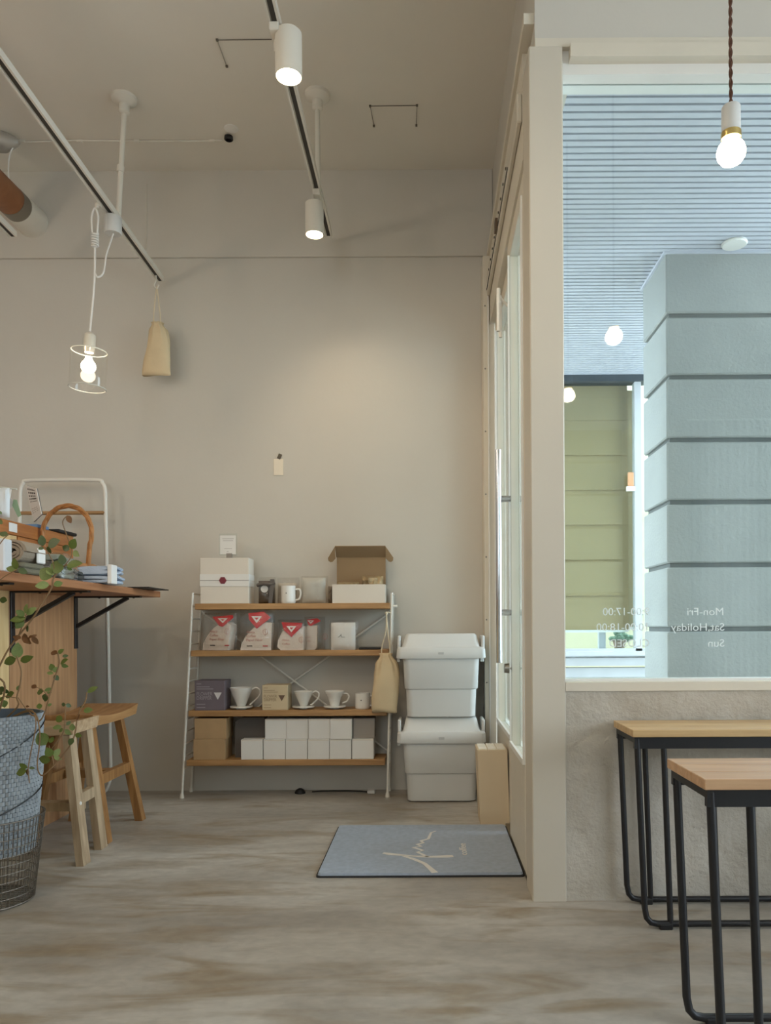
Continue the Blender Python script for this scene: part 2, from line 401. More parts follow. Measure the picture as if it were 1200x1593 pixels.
# lettering on the window, read from outside
def text(body, size, m, name, parent, mat4, ext=.0004, sx=1.0, align='LEFT'):
    cu = bpy.data.curves.new(name, 'FONT'); cu.body = body; cu.size = size; cu.extrude = ext; cu.resolution_u = 3; cu.align_x = align
    t = bpy.data.objects.new(name, cu); C.objects.link(t)
    dg = bpy.context.evaluated_depsgraph_get(); me = bpy.data.meshes.new_from_object(t.evaluated_get(dg))
    bpy.data.objects.remove(t); bpy.data.curves.remove(cu)
    me.transform(Matrix.Diagonal((sx, 1, 1, 1))); me.transform(mat4); me.name = name
    me.transform(Matrix.Translation(-ORG[parent]))
    me.materials.clear(); me.materials.append(m)
    o = bpy.data.objects.new(name, me); C.objects.link(o); o.parent = parent; ORG[o] = ORG[parent]
    return o
def front(p, rotz=0, mirror=False):
    """matrix for text standing upright, facing -y, at p"""
    return Matrix.Translation(p) @ Matrix.Rotation(rotz, 4, 'Z') @ Matrix.Rotation(R(90), 4, 'X') @ Matrix.Diagonal((-1 if mirror else 1, 1, 1, 1))
LET = M('window_lettering', (226, 234, 234), .6)
for x, y, s, wpx in ((1127, 957, 'Mon-Fri', 56), (1128, 981, 'Sat,Holiday', 83), (1128, 1006, 'Sun', 25), (1011, 957, '9:00-17:00', 72), (1011, 981, '10:00-18:00', 79), (1011, 1006, 'CLOSED', 62)):
    o = text(s, .0305, LET, 'lettering', win, front(P(x, y, 2.156), 0, True))
    xs = [v.co.x for v in o.data.vertices]; w_ = max(xs)-min(xs); k = (wpx*2.156/1200)/w_; xm = max(xs)
    for v in o.data.vertices: v.co.x = xm+(v.co.x-xm)*k

# upper wall over the door, header, jambs
wallbox('wall_door', .302, .42, YW+.16, YB, ZP(800, 100, 2.15)+.02, ZC, m=WALL)
ZDH = 2.10
wallbox('trim_3', .268, .36, YW+.02, YB-.014, 2.405, 2.435, m=CREAMTRIM)                      # cap of the door header
wallbox('trim_4', .278, .36, YW+.13, YB-.014, ZDH, 2.405, m=CREAMTRIM)                         # header face
rail = empty('trim_5', (.27, 2.8, 2.2), None, None, kind='structure')
obj('door_rail', bx(.262, .278, YW+.14, 3.42, 2.215, 2.30, .004), BEIGE, rail)
obj('rail_slot', bx(.2600, .262, YW+.4, 3.4, 2.232, 2.238), DARK, rail)
for k in range(9): obj('rail_screw', bx(.2592, .262, 2.55+.09*k, 2.558+.09*k, 2.262, 2.268), DARK, rail)
obj('rail_stop', bx(.252, .262, 2.86, 2.90, 2.225, 2.265), M('bronze', (92, 74, 56), .5), rail)
jb = empty('trim_6', (.27, 3.5, 0), None, None, kind='structure')
obj('jamb', bx(.247, .30, 3.44, YB, 0, 2.405, .003), CREAMTRIM, jb)
obj('jamb_edge', bx(.266, .272, 3.425, 3.44, 0, 2.30), WHITE, jb)
for k in range(8): obj('jamb_screw', lathe(nb(), [(.004, 0), (.003, -.002)], (.256, 3.44, .22+.28*k), 8, axis='Y'), STEEL, jb)
wallbox('trim_7', .285, .36, YW+.13, 2.26, 0, ZDH, m=BEIGE)                                    # jamb beside the pillar
wallbox('trim_8', .284, .40, YW+.13, 3.44, -.02, .006, m=STEEL)                                 # threshold

def leaf_door(name, y0, y1, x):
    d = empty(name, (x, (y0+y1)/2, .01), None, None, kind='structure')
    obj('stile', bx(x, x+.04, y0, y0+.05, .01, ZDH, .003), CREAMTRIM, d)
    obj('stile', bx(x, x+.04, y1-.06, y1, .01, ZDH, .003), CREAMTRIM, d)
    obj('bottom_panel', bx(x, x+.04, y0+.05, y1-.06, .01, .335, .003), CREAMTRIM, d)
    obj('top_rail', bx(x, x+.04, y0+.05, y1-.06, ZDH-.06, ZDH, .003), CREAMTRIM, d)
    bm = nb(); box(bm, x-.008, x+.0, y0+.05, y1-.06, .335, .352)
    for yy in (y0+.05, y1-.068): box(bm, x-.006, x, yy, yy+.008, .352, ZDH-.06)
    obj('glazing_bead', bm, WHITE, d)
    obj('glass', bx(x+.016, x+.022, y0+.05, y1-.06, .335, ZDH-.06), DOORGLASS, d)
    return d
d1 = leaf_door('door_1', 2.26, 2.75, .285)
d2 = leaf_door('door_2', 2.77, 3.43, .300)
portal((.42, 2.85, 1.2), (R(90), 0, R(90)), 1.1, 1.75)
# pull bar and its standoffs on the near leaf
zt, zb = ZP(776, 700, 2.66), ZP(778, 1031, 2.66)
h = obj('pull_handle', tube(nb(), [(.241, 2.66, zb), (.241, 2.66, zt)], .0105, 16), CHROME, d1, smooth=True)
for y in (777, 953):
    obj('standoff', tube(nb(), [(.243, 2.67, ZP(790, y, 2.68)), (.285, 2.67, ZP(790, y, 2.68))], .011, 12), CHROME, h, smooth=True)
bm = nb(); z_ = ZP(790, 1040, 2.68); tube(bm, [(.262, 2.70, z_), (.285, 2.70, z_)], [.016, .019], 14)
obj('lock_knob', bm, STEEL, d1, smooth=True)
bm = nb(); zc_ = ZP(782, 482, 2.72)
tube(bm, [(.250, 2.72, zc_-.075), (.250, 2.72, zc_+.075)], .007, 8); tube(bm, [(.262, 2.78, zc_-.075), (.262, 2.78, zc_+.075)], .006, 8)
tube(bm, [(.250, 2.72, zc_+.05), (.285, 2.74, zc_+.02)], .005, 8); tube(bm, [(.25, 2.72, zc_+.05), (.262, 2.78, zc_+.05)], .004, 6)
obj('latch_bracket', bm, WHITE, d1, smooth=True)

# ------------------------------------------------------------------ outside
wallbox('ground_outside', -6, 12, YW+.16, 14, -.22, -.12, m=GROUND)
wallbox('ground_street', XL-6, XR+8, -14, YN-.15, -.22, -.12, m=GROUND)
ZSO = 2.50
sof = empty('ceiling_outside', (1.2, 3.8, ZSO), None, None, kind='structure')
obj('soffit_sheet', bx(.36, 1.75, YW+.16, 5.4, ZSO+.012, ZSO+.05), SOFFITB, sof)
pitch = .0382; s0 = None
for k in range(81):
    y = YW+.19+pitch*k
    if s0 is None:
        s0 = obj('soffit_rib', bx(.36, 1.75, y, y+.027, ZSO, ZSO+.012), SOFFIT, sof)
    else: dup(s0, (0, pitch*k, 0))
pl = obj('soffit_disc', lathe(nb(), [(.056, 0), (.058, -.006), (.052, -.012)], P(1143, 380, 3.53)*1.0, 28), WHITE, smooth=True, label='round white disc plate on the ribbed soffit outside the window', cat='ceiling plate')
pl.location.z = ZSO-.012
# stone-faced column
cx0, cy0, cx1, cy1 = XP(1038, 700, 3.61), 3.61, 1.72, 4.0
col = empty('column', ((cx0+cx1)/2, (cy0+cy1)/2, -.12), 'grey-green concrete column in wide courses outside the window', 'column')
obj('core', bx(cx0+.018, cx1-.018, cy0+.018, cy1-.018, -.12, ZSO), COLCORE, col)
zj = [ZP(1040, y, 3.61) for y in (490, 586, 684, 781, 879, 979)]
zj += [zj[-1]-.293*i for i in (1, 2)]
tops = [ZSO]+[z-.011 for z in zj]; bots = [z+.011 for z in zj]+[-.12]
for t_, b_ in zip(tops, bots):
    obj('course', bx(cx0, cx1, cy0, cy1, b_, t_, .006), COLUMN, col)
obj('capital_trim', bx(cx0-.012, cx1, cy0-.012, cy1+.012, ZSO-.012, ZSO), SOFFIT, col)
# neighbouring shop front with an olive roman shade
YF = 5.4
nbw = empty('wall_neighbour', (1.2, YF, -.12), None, None, kind='structure')
zs_ = ZP(930, 1013, YF)
obj('base_wall', bx(-.6, 6, YF, YF+.2, -.12, zs_-.14), EXTW, nbw)
obj('side_wall', bx(1.66, 6, YF, YF+.2, zs_-.14, ZSO), COLUMN, nbw)
obj('upper_wall', bx(-.6, 6, YF, YF+.2, ZSO, 3.4), EXTW, nbw)
obj('left_wall', bx(-1.2, -.5, YF, YF+.2, -.12, 3.4), EXTW, nbw)
w9 = empty('window_9', (1.0, YF, zs_), None, None, kind='structure')
obj('window_sill', bx(-.6, 1.65, YF-.09, YF+.06, zs_-.03, zs_), EXTW, w9)
obj('sill_step', bx(-.6, 1.65, YF-.06, YF+.06, zs_-.10, zs_-.045), EXTW, w9)
obj('sill_step', bx(-.6, 1.65, YF-.03, YF+.06, zs_-.18, zs_-.115), EXTW, w9)
obj('window_head', bx(-.6, 1.65, YF-.03, YF+.08, ZSO-.045, ZSO), M('head_dark', (52, 62, 70), .5), w9)
bm = nb()
for a, b in ((XP(988, 800, YF), XP(998, 800, YF)), (-.55, -.48)): box(bm, a, b, YF-.01, YF+.06, zs_, ZSO-.045)
box(bm, -.55, 1.65, YF-.01, YF+.06, zs_, zs_+.018)
obj('window_frame', bm, EXTW, w9)
obj('window_post', bx(XP(938, 1000, YF), XP(949, 1000, YF), YF+.12, YF+.16, zs_, .76), EXTW, w9)
obj('pane', bx(-.5, 1.6, YF+.02, YF+.026, zs_+.018, ZSO-.045), GLASS, w9)
obj('room_back', bx(-1.2, 2.6, YF+1.6, YF+1.7, -.12, 3.2), M('far_room', (210, 206, 176), .8), w9)
obj('room_floor', bx(-1.2, 2.6, YF+.2, YF+1.6, .30, .36), M('far_floor', (196, 190, 176), .8), w9)
sh = empty('roman_shade', (.6, YF+.1, ZP(930, 981, YF+.1)), 'olive-yellow roman shade in the window across the passage', 'window shade')
zsh = [ZP(930, y, YF+.1) for y in (981, 924, 868, 814, 760, 706, 652)]+[2.48]
for a, b in zip(zsh, zsh[1:]):
    xa, xb = -.5, XP(977, 800, YF+.1)
    bm = nb(); hexa(bm, [(xa, YF+.088, a-.012), (xb, YF+.088, a-.012), (xb, YF+.094, a-.012), (xa, YF+.094, a-.012)], [(xa, YF+.10, b), (xb, YF+.10, b), (xb, YF+.106, b), (xa, YF+.106, b)])
    obj('fold', bm, SHADE, sh)
obj('bottom_bar', bx(-.5, XP(977, 800, YF+.1), YF+.083, YF+.10, zsh[0]-.012, zsh[0]+.004), WHITE, sh)
sh2 = empty('side_shade', (1.4, YF+.14, zsh[0]), 'narrow strip of olive blind beside the shade and column', 'window shade')
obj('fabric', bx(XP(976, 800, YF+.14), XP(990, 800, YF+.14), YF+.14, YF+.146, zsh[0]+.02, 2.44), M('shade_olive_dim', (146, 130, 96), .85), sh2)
obj('bottom_bar', bx(XP(976, 800, YF+.14), XP(990, 800, YF+.14), YF+.135, YF+.15, zsh[0]+.005, zsh[0]+.025), WHITE, sh2)
pt = empty('potted_plant', P(968, 1013, YF+.25), 'tiny green plant in a brown pot on the far windowsill', 'plant')
obj('pot', lathe(nb(), [(.03, 0), (.05, .07), (.045, .07)], P(964, 1012, YF+.25), 14), M('far_pot', (140, 118, 96), .7), pt, smooth=True)
bm = nb()
for k in range(14):
    a = random.uniform(0, 6.28); e = random.uniform(.02, .08)
    ellip(bm, P(968, 1012, YF+.25)+Vector((math.cos(a)*e, math.sin(a)*e, .08+random.uniform(0, .05))), .03, .03, .02, 8, 5)
obj('foliage', bm, M('far_foliage', (96, 130, 104), .7), pt)
obj('planter_ledge', bx(-1.2, 2.6, YF+.16, YF+.45, zs_-.06, zs_), EXTW, w9)
od = empty('hanging_ornament', P(981, 765, YF-.02), 'small orange ornament hanging by the far window frame', 'ornament')
obj('body', bx(XP(977, 740, YF-.02), XP(986, 740, YF-.02), YF-.03, YF-.012, ZP(981, 757, YF-.02), ZP(981, 735, YF-.02), .004), M('ornament_orange', (206, 150, 106), .6), od)
obj('bracket', bx(XP(975, 760, YF-.02), XP(988, 760, YF-.02), YF-.035, YF-.01, ZP(981, 764, YF-.02), ZP(981, 757, YF-.02)), WHITE, od)

# ------------------------------------------------------------------ ceiling: tracks, rods, lamps
def track(label, p_far, p_near, rods, rod_len_couple=None):
    p_far, p_near = Vector(p_far), Vector(p_near)
    t = empty('light_track', (p_far+p_near)/2, label, 'light track')
    d = (p_near-p_far).normalized(); sx = Vector((1,0,0)); up = Vector((0,0,1)); w2, hh = .017, .018
    bm = nb()
    hexa(bm, [p_far-sx*w2, p_far+sx*w2, p_near+sx*w2, p_near-sx*w2], [p_far-sx*w2+up*hh, p_far+sx*w2+up*hh, p_near+sx*w2+up*hh, p_near-sx*w2+up*hh])
    for s_ in (-1, 1):
        a = p_far+sx*w2*s_*.78; b = p_near+sx*w2*s_*.78; e = sx*w2*.22
        hexa(bm, [a-e-up*.005, a+e-up*.005, b+e-up*.005, b-e-up*.005], [a-e, a+e, b+e, b-e])
    obj('rail', bm, TRACKM, t)
    bm = nb(); a = p_far+sx*w2*.1; b = p_near+sx*w2*.1; e = sx*w2*.42
    hexa(bm, [a-e-up*.003, a+e-up*.003, b+e-up*.003, b-e-up*.003], [a-e-up*.0005, a+e-up*.0005, b+e-up*.0005, b-e-up*.0005])
    obj('slot', bm, M('slot_dark', (58, 54, 48), .7), t)
    for top, bot, couple in rods:
        obj('canopy', lathe(nb(), [(.050, 0), (.048, -.012), (.036, -.022), (.02, -.028), (.02, -.06), (.012, -.066)], (top.x, top.y, ZC), 20), TRACKM, t, smooth=True)
        r = obj('rod', tube(nb(), [(top.x, top.y, ZC-.06), bot], .0105, 10), TRACKM, t, smooth=True)
        if couple: obj('coupling', tube(nb(), [Vector((top.x, top.y, ZC)).lerp(bot, couple), Vector((top.x, top.y, ZC)).lerp(bot, couple+.05)], .0145, 10), TRACKM, r, smooth=True)
    return t
rodc = lambda x, y: (lambda p: Vector((p.x*(ZC-CAMZ)/(p.z-CAMZ), p.y*(ZC-CAMZ)/(p.z-CAMZ), ZC)))(P(x, y, 1.0))
# middle track (two spot lamps)
ra = rodc(494, 146); ya = ra.y
far1 = P(511, 366, 3.45); mid1 = P(491, 287, ya); dir1 = (mid1-far1).normalized()
near1 = far1+dir1*2.6
track('white ceiling track in the middle carrying two spot lamps', far1, near1, [(ra, Vector((ra.x, ra.y, mid1.z+.012)), None)])
# left track (glass pendant and cotton bag)
rb = rodc(193, 152)
far2 = P(249, 436, 3.50); mid2 = P(184, 347, 3.045); dir2 = (mid2-far2).normalized()
near2 = far2+dir2*2.6
track('long white ceiling track at left with glass pendant and cotton bag', far2, near2, [(rb, Vector((mid2.x, mid2.y, mid2.z+.012)), .56)])
# stub of a third track at the far left
far3 = P(20, 367, 3.2); track('short end of white ceiling track at left edge below pipe', far3, far3+dir2*1.6, [(Vector((far3.x, 2.4, ZC)), Vector((far3.x, 2.4, (far3+dir2*.8).z+.012)), None)])
def on_line(a, d, Y): return a+d*((Y-a.y)/d.y)

def spot_lamp(label, Y, line, off, px_r, watt):
    p = on_line(*line, Y); t = empty('spot_lamp', p, label, 'spotlight', 'white cylinder spotlights on the middle track')
    c = p+off
    obj('adapter', bx(p.x-.014, p.x+.014, p.y-.045, p.y+.045, p.z-.028, p.z-.004, .003), TRACKM, t)
    bm = nb(); tube(bm, [p+Vector((0,0,-.026)), p+Vector((0,0,-.062))], .0085, 10); tube(bm, [p+Vector((0,0,-.058)), Vector((c.x, c.y, p.z-.058))], .007, 8)
    obj('arm', bm, TRACKM, t, smooth=True)
    r = px_r; L = .128; top = p.z+off.z
    obj('housing', lathe(nb(), [(r-.004, 0), (r, -.004), (r, -L), (r-.0025, -L), (r-.0025, -L+.018), (.001, -L+.018)], (c.x, c.y, top), 32, cap=(True, True)), TRACKM, t, smooth=True)
    obj('lens', lathe(nb(), [(.001, -L+.017), (r-.003, -L+.016), (r-.006, -L+.006), (.001, -L+.001)], (c.x, c.y, top), 28), SPOTFACE, t, smooth=True)
    l = bpy.data.lights.new('spot_beam', 'SPOT'); l.energy = watt; l.color = (1.0, .80, .56); l.spot_size = R(105 if Y > 2 else 140); l.spot_blend = 1.0; l.shadow_soft_size = .03
    o = bpy.data.objects.new('spot_beam', l); C.objects.link(o); o.parent = t
    o.location = Vector((c.x, c.y, top-L-.012))-p
    tgt = Vector((.15, YB, .9)) if 'largest' in label or Y > 2 and Y < 3 else Vector((-.15, YB, .9)) if Y > 3 else Vector((c.x*.6, 3.0, 0))
    o.rotation_euler = (tgt-(p+o.location)).to_track_quat('-Z', 'Y').to_euler()
p = on_line(far1, dir1, 3.12)
spot_lamp('white cylinder spot lamp at the far end of middle track', 3.10, (far1, dir1), Vector((-.012, -.01, -.045)), .0365, 3.5)
spot_lamp('large white cylinder spot lamp nearest the top of the photo', 2.23, (far1, dir1), Vector((.036, -.01, -.012)), .0385, 6)
spot_lamp('added white cylinder fill spot, unseen above the top edge', 1.35, (far1, dir1), Vector((.036, -.01, -.012)), .0385, 7)  # this and the next: added unseen spots for steeper light on the back wall
spot_lamp('added white cylinder fill spot on the left track, out of view', 1.25, (far2, dir2), Vector((.036, -.01, -.012)), .0385, 5.5)

# glass pendant on the left track
yp = 2.92; pk = on_line(far2, dir2, yp); pc = P(140, 520, yp)
gp = empty('glass_pendant', (pc.x, yp, P(138, 603, yp).z), 'clear glass cylinder pendant lamp with white cord at left', 'pendant lamp')
hkp = P(151, 318, yp)
obj('hook', tube(nb(), smoothpath([pk+Vector((-.012,0,-.002)), hkp, hkp+Vector((.001,0,-.016))], 4), .007, 8), TRACKM, gp, smooth=True)
zk = ZP(148, 383, yp); xk = XP(148, 383, yp); zl = hkp.z-.014
bm = nb(); tube(bm, smoothpath([(xk-.006, yp, zk), (xk-.012, yp, (zk+zl)/2), (xk-.012, yp, zl-.03), (xk, yp, zl), (xk+.012, yp, zl-.03), (xk+.010, yp, (zk+zl)/2), (xk+.004, yp, zk)], 6), .0035, 8)
obj('cord_loop', bm, COTTONR if False else WHITE, gp, smooth=True)
bm = nb()
kn = []
for i in range(60):
    a = i/60*2*math.pi*6; kn.append((xk+.011*math.cos(a), yp+.011*math.sin(a), zk+.05-.055*i/60))
tube(bm, kn, .0036, 6); obj('cord_knot', bm, WHITE, gp, smooth=True)
obj('cord', tube(nb(), smoothpath([(xk, yp, zk+.02), (xk-.004, yp, ZP(145, 440, yp)), (pc.x, yp, pc.z+.01)], 6), .004, 8), WHITE, gp, smooth=True)
pb = on_line(far2, dir2, 2.99); 
obj('power_box', lathe(nb(), [(.031, -.006), (.033, -.012), (.033, -.066), (.030, -.072)], (pb.x+.002, pb.y, pb.z-.002), 24), WPLASTIC, gp, smooth=True)
obj('box_cord', tube(nb(), smoothpath([(pb.x+.004, pb.y, pb.z-.07), P(166, 395, 2.96), P(161, 424, 2.94), P(152, 431, yp), P(147, 424, yp)], 8), .0034, 8), WHITE, gp, smooth=True)
ct = Matrix.Translation(pc) @ Matrix.Rotation(R(3), 4, 'Y')
def tilt(bm): bmesh.ops.transform(bm, matrix=ct, verts=bm.verts[:]); return bm
rg = .066; zt_ = -.062; zb_ = zt_-.142
obj('glass_neck', tilt(lathe(nb(), [(.026, 0), (.026, zt_+.004)], (0,0,0), 28, cap=(False, False))), LAMPGLASS, gp, smooth=True)
obj('socket', tilt(lathe(nb(), [(.012, .004), (.021, -.004), (.021, -.05), (.016, -.07)], (0,0,0), 20)), M('socket_pearl', (216, 210, 196), .35), gp, smooth=True)
bm = nb(); lathe(bm, [(.026, zt_+.004), (rg-.006, zt_), (rg, zt_-.006), (rg, zb_)], (0,0,0), 40, cap=(False, False))
obj('glass_shade', tilt(bm), LAMPGLASS, gp, smooth=True)
bm = nb(); tube(bm, [(rg*math.cos(a), rg*math.sin(a), zb_) for a in [2*math.pi*k/40 for k in range(40)]], .0022, 6, closed=True)
obj('shade_rim', tilt(bm), M('glass_rim', (214, 214, 204), .1, var=.02), gp, smooth=True)
bm = nb(); tube(bm, [((rg-.003)*math.cos(a), (rg-.003)*math.sin(a), zt_-.002) for a in [2*math.pi*k/40 for k in range(40)]], .002, 6, closed=True)
obj('shade_rim', tilt(bm), M('glass_rim', (214, 214, 204), .1, var=.02), gp, smooth=True)
def bulb_profile(r): return [(r*.42, .62*r*1.9), (r*.45, .9*r), (r*.62, .62*r), (r*.88, .3*r), (r, -.12*r), (r*.93, -.5*r), (r*.72, -.8*r), (r*.38, -1.0*r), (.0008, -1.06*r)]
obj('bulb', tilt(lathe(nb(), bulb_profile(.027), (0, 0, -.118), 24)), BULB, gp, smooth=True)

# bulb pendants over the benches
def bulb_pendant(label, c, r):
    t = empty('bulb_pendant', c-Vector((0,0,r)), label, 'pendant lamp', 'bare bulb pendants over the benches')
    obj('bulb', lathe(nb(), bulb_profile(r), c, 28), BULB, t, smooth=True)
    zc = c.z+1.0*r
    obj('bulb_cap', lathe(nb(), [(.0205, zc-.006), (.021, zc), (.0205, zc+.008)], (c.x, c.y, 0), 20), M('brass', (206, 182, 120), .25, metal=1), t, smooth=True)
    obj('socket', lathe(nb(), [(.0185, zc+.004), (.0195, zc+.008), (.0195, zc+.06), (.018, zc+.063), (.006, zc+.064)], (c.x, c.y, 0), 24), WPLASTIC, t, smooth=True)
    obj('cord_grip', lathe(nb(), [(.008, zc+.064), (.007, zc+.066), (.003, zc+.078)], (c.x, c.y, 0), 12), M('cord_brown', (92, 60, 44), .8, var=.25, scale=90), t, smooth=True)
    n = 260; bm = nb(); L = ZC-(zc+.072)
    for q in (0, math.pi):
        tube(bm, [(c.x+.0022*math.cos(i*.55+q), c.y+.0022*math.sin(i*.55+q), zc+.072+L*i/n) for i in range(n+1)], .0023, 5)
    obj('twisted_cord', bm, MAT['cord_brown'], t, smooth=True)
    obj('ceiling_rose', lathe(nb(), [(.04, ZC-.03), (.045, ZC-.01), (.045, ZC)], (c.x, c.y, 0), 20), TRACKM, t, smooth=True)
bulb_pendant('bare lit bulb pendant on brown twisted cord before the window', P(1138, 234, 1.64), .030)
bulb_pendant('bare bulb pendant beyond the right edge, mirrored in the window', Vector((.60, 1.02, 1.74)), .030)

# added opal globes out of view, invented to raise ceiling and wall light
FILLGLOBE = M('fill_globe_opal', (255, 246, 230), .5, emit=(1.0, .84, .66), estr=3.5)
FILLGLOBE2 = M('fill_globe_bright', (255, 246, 230), .5, emit=(1.0, .84, .66), estr=13)
def fill_globe(label, c, r=.14, m=None):
    t = empty('fill_globe', c-Vector((0, 0, r)), label, 'pendant lamp', 'added opal globe fill lights out of view')
    obj('globe', ellip(nb(), c, r, r, r, 24, 14), m or FILLGLOBE, t, smooth='all')
    obj('cap', lathe(nb(), [(.05, r-.012), (.05, r+.02), (.012, r+.03)], c, 20), TRACKM, t, smooth=True)
    obj('cord', tube(nb(), [c+Vector((0, 0, r+.02)), Vector((c.x, c.y, ZC))], .004, 6), TRACKM, t, smooth=True)
fill_globe('added opal globe fill light, unseen behind the camera near the counter', Vector((-1.9, -.2, 2.15)))
fill_globe('added opal globe fill light, unseen behind the camera in mid room', Vector((-1.0, -1.3, 2.15)))
fill_globe('added opal globe fill light, unseen over the counter beyond the left edge', Vector((-2.35, 1.1, 1.95)), m=FILLGLOBE2)

# pipe through the back wall
pp = P(50, 345, YB-.02); pd = Vector((-.02, -1, 0)).normalized()
pip = empty('duct_pipe', pp, 'brown taped duct pipe with white collar on back wall', 'pipe')
obj('collar', tube(nb(), [pp+Vector((0,.02,0)), pp+pd*.02, pp+pd*.12], [.072, .070, .066], 24), TRACKM, pip, smooth=True)
obj('clamp_band', tube(nb(), [pp+pd*.12, pp+pd*.18], .0645, 24), STEEL, pip, smooth=True)
obj('wrapped_pipe', tube(nb(), [pp+pd*.17, pp+pd*.9, pp+pd*2.4], .063, 24), M('duct_tape_brown', (142, 92, 56), .5, var=.12, scale=9, stretch=(1, 3, 1)), pip, smooth=True)
# lamp head at the left edge
lh = P(6, 221, 3.27); h_ = empty('spotlight_head', lh, 'grey conical spotlight head with dark mouth at upper left edge', 'spotlight')
obj('shell', lathe(nb(), [(.040, -.035), (.041, 0), (.034, .02), (.018, .055), (.010, .064)], lh, 24, axis='X', cap=(False, True)), M('lamp_grey', (176, 172, 164), .35, metal=.3), h_, smooth=True)
obj('mouth', lathe(nb(), [(.001, -.02), (.039, -.032), (.040, -.036)], lh, 24, axis='X', cap=(True, False)), BLACKP, h_, smooth=True)
obj('cable', tube(nb(), smoothpath([P(24, 223, 3.27), P(16, 238, 3.27), P(13, 260, 3.27), P(14, 284, 3.27)], 6), .003, 6), WHITE, h_, smooth=True)
# ceiling cable, socket hole, wires
cab = empty('ceiling_cable', rodc(200, 218), 'thin white cable clipped across the ceiling near the back wall', 'cable')
obj('cable', tube(nb(), [rodc(x, y)+Vector((0,0,-.004)) for x, y in ((32, 220), (118, 217), (215, 218), (300, 218), (346, 217))], .0035, 6), TRACKM, cab, smooth=True)
for x in (34, 124, 213, 330):
    q = rodc(x, 218); obj('clip', bx(q.x-.012, q.x+.012, q.y-.006, q.y+.006, ZC-.010, ZC), TRACKM, cab)
q = rodc(356, 212); so = empty('ceiling_socket', (q.x, q.y, ZC), 'small dark socket with a white plaster patch on the ceiling', 'ceiling socket')
obj('plaster_patch', lathe(nb(), [(.030, 0), (.028, -.003), (.020, -.004)], rodc(360, 200), 20), WHITE, so, smooth=True)
obj('socket_ring', lathe(nb(), [(.018, -.002), (.019, -.014), (.014, -.018), (.012, -.004)], (q.x, q.y, ZC), 18, cap=(False, True)), BLACKP, so, smooth=True)
for lab, pts in (('bent thin wire on the ceiling left of the large spot lamp', ((353, 102), (338, 61), (426, 60))), ('bent thin wire on the ceiling right of the second rod', ((582, 195), (576, 164), (649, 163), (648, 194)))):
    q = [rodc(x, y)+Vector((0, 0, -.003)) for x, y in pts]
    t = empty('ceiling_wire', q[0], lab, 'wire')
    obj('wire', tube(nb(), q, .0015, 6), M('wire_dark', (104, 96, 84), .6), t)
    for v in q: obj('staple', bx(v.x-.004, v.x+.004, v.y-.004, v.y+.004, ZC-.006, ZC), MAT['wire_dark'], t)
obj('wall_cable', tube(nb(), [P(228, 285, YB-.016), P(228, 392, YB-.016)], .002, 6), TRACKM, label='thin white cable running down the beam of back wall', cat='cable')

# drawstring bags
def cotton_bag(name, label, top, bw, bh, strings, wprof):
    """top: bag mouth centre; strings: list of polylines"""
    t = empty(name, top-Vector((0,0,bh)), label, 'bag', 'unbleached cotton drawstring bags')
    bm = nb(); n = 28; rows = 22; g = []
    for j in range(rows+1):
        v = j/rows
        for (va, wa), (vb, wb2) in zip(wprof, wprof[1:]):
            if va <= v <= vb: f_ = (v-va)/(vb-va); wv = bw*.5*(wa+(wb2-wa)*(f_*f_*(3-2*f_)*.5+f_*.5)); break
        tv = min(.022, .35*bw)*(.75+.5*math.sin(math.pi*min(1, v*1.05))) if v < .97 else .006
        ring = []
        for k in range(n):
            a = 2*math.pi*k/n
            ple = 1+(.30*math.sin(a*9)*max(0, 1-v*2.2))+.035*math.sin(a*4+v*7)*(1-v)
            ring.append(bm.verts.new(top+Vector((math.copysign(abs(math.cos(a))**.7, math.cos(a))*wv*ple+.006*math.sin(v*5), math.sin(a)*tv*ple, -bh*v+(.004*math.sin(a*2) if v > .95 else 0)))))
        g.append(ring)
    for a, b in zip(g, g[1:]):
        for k in range(n): bm.faces.new((a[k], a[(k+1) % n], b[(k+1) % n], b[k]))
    bm.faces.new(g[0]); bm.faces.new(g[-1][::-1])
    obj('cloth', bm, COTTON, t, smooth='all')
    for s in strings: obj('drawstring', tube(nb(), smoothpath(s, 5), .0026, 6), COTTONR, t, smooth=True)
    return t
Yb = 3.45
hk = P(244, 445, Yb)
b1 = cotton_bag('cotton_bag', 'cotton drawstring bag hanging high from the left ceiling track', P(245, 502, Yb), .128, P(245, 502, Yb).z-P(245, 584, Yb).z,
   [[hk, P(241, 470, Yb), P(239, 500, Yb), P(243, 506, Yb-.01)], [hk, P(247, 470, Yb), P(250, 498, Yb), P(248, 506, Yb-.01)]], [(0, .36), (.05, .30), (.16, .58), (.45, .80), (.75, .94), (1, 1.0)])
obj('hook', tube(nb(), smoothpath([on_line(far2, dir2, Yb)+Vector((0,0,-.003)), P(243, 436, Yb), P(240, 444, Yb), P(244, 449, Yb), P(247, 443, Yb)], 5), .0032, 8), TRACKM, b1, smooth=True)

# card taped to the wall
wc = empty('wall_card', P(433, 740, YB), 'small cream card taped to the bare back wall', 'card')
bm = nb(); a, b = P(426, 714, YB-.003), P(441, 739, YB-.003); box(bm, a.x, b.x, YB-.003, YB-.0015, b.z, a.z); obj('card', bm, M('card_cream', (236, 224, 204), .7), wc)
bm = nb(); c = P(435, 710, YB-.004); prism(bm, [(c.x+u*math.cos(-.4)-v*math.sin(-.4), c.z+u*math.sin(-.4)+v*math.cos(-.4)) for u, v in ((-.008,-.012),(.008,-.012),(.008,.012),(-.008,.012))], YB-.0045, YB-.003)
obj('tape', bm, M('tape_dark', (92, 82, 68), .6), wc)

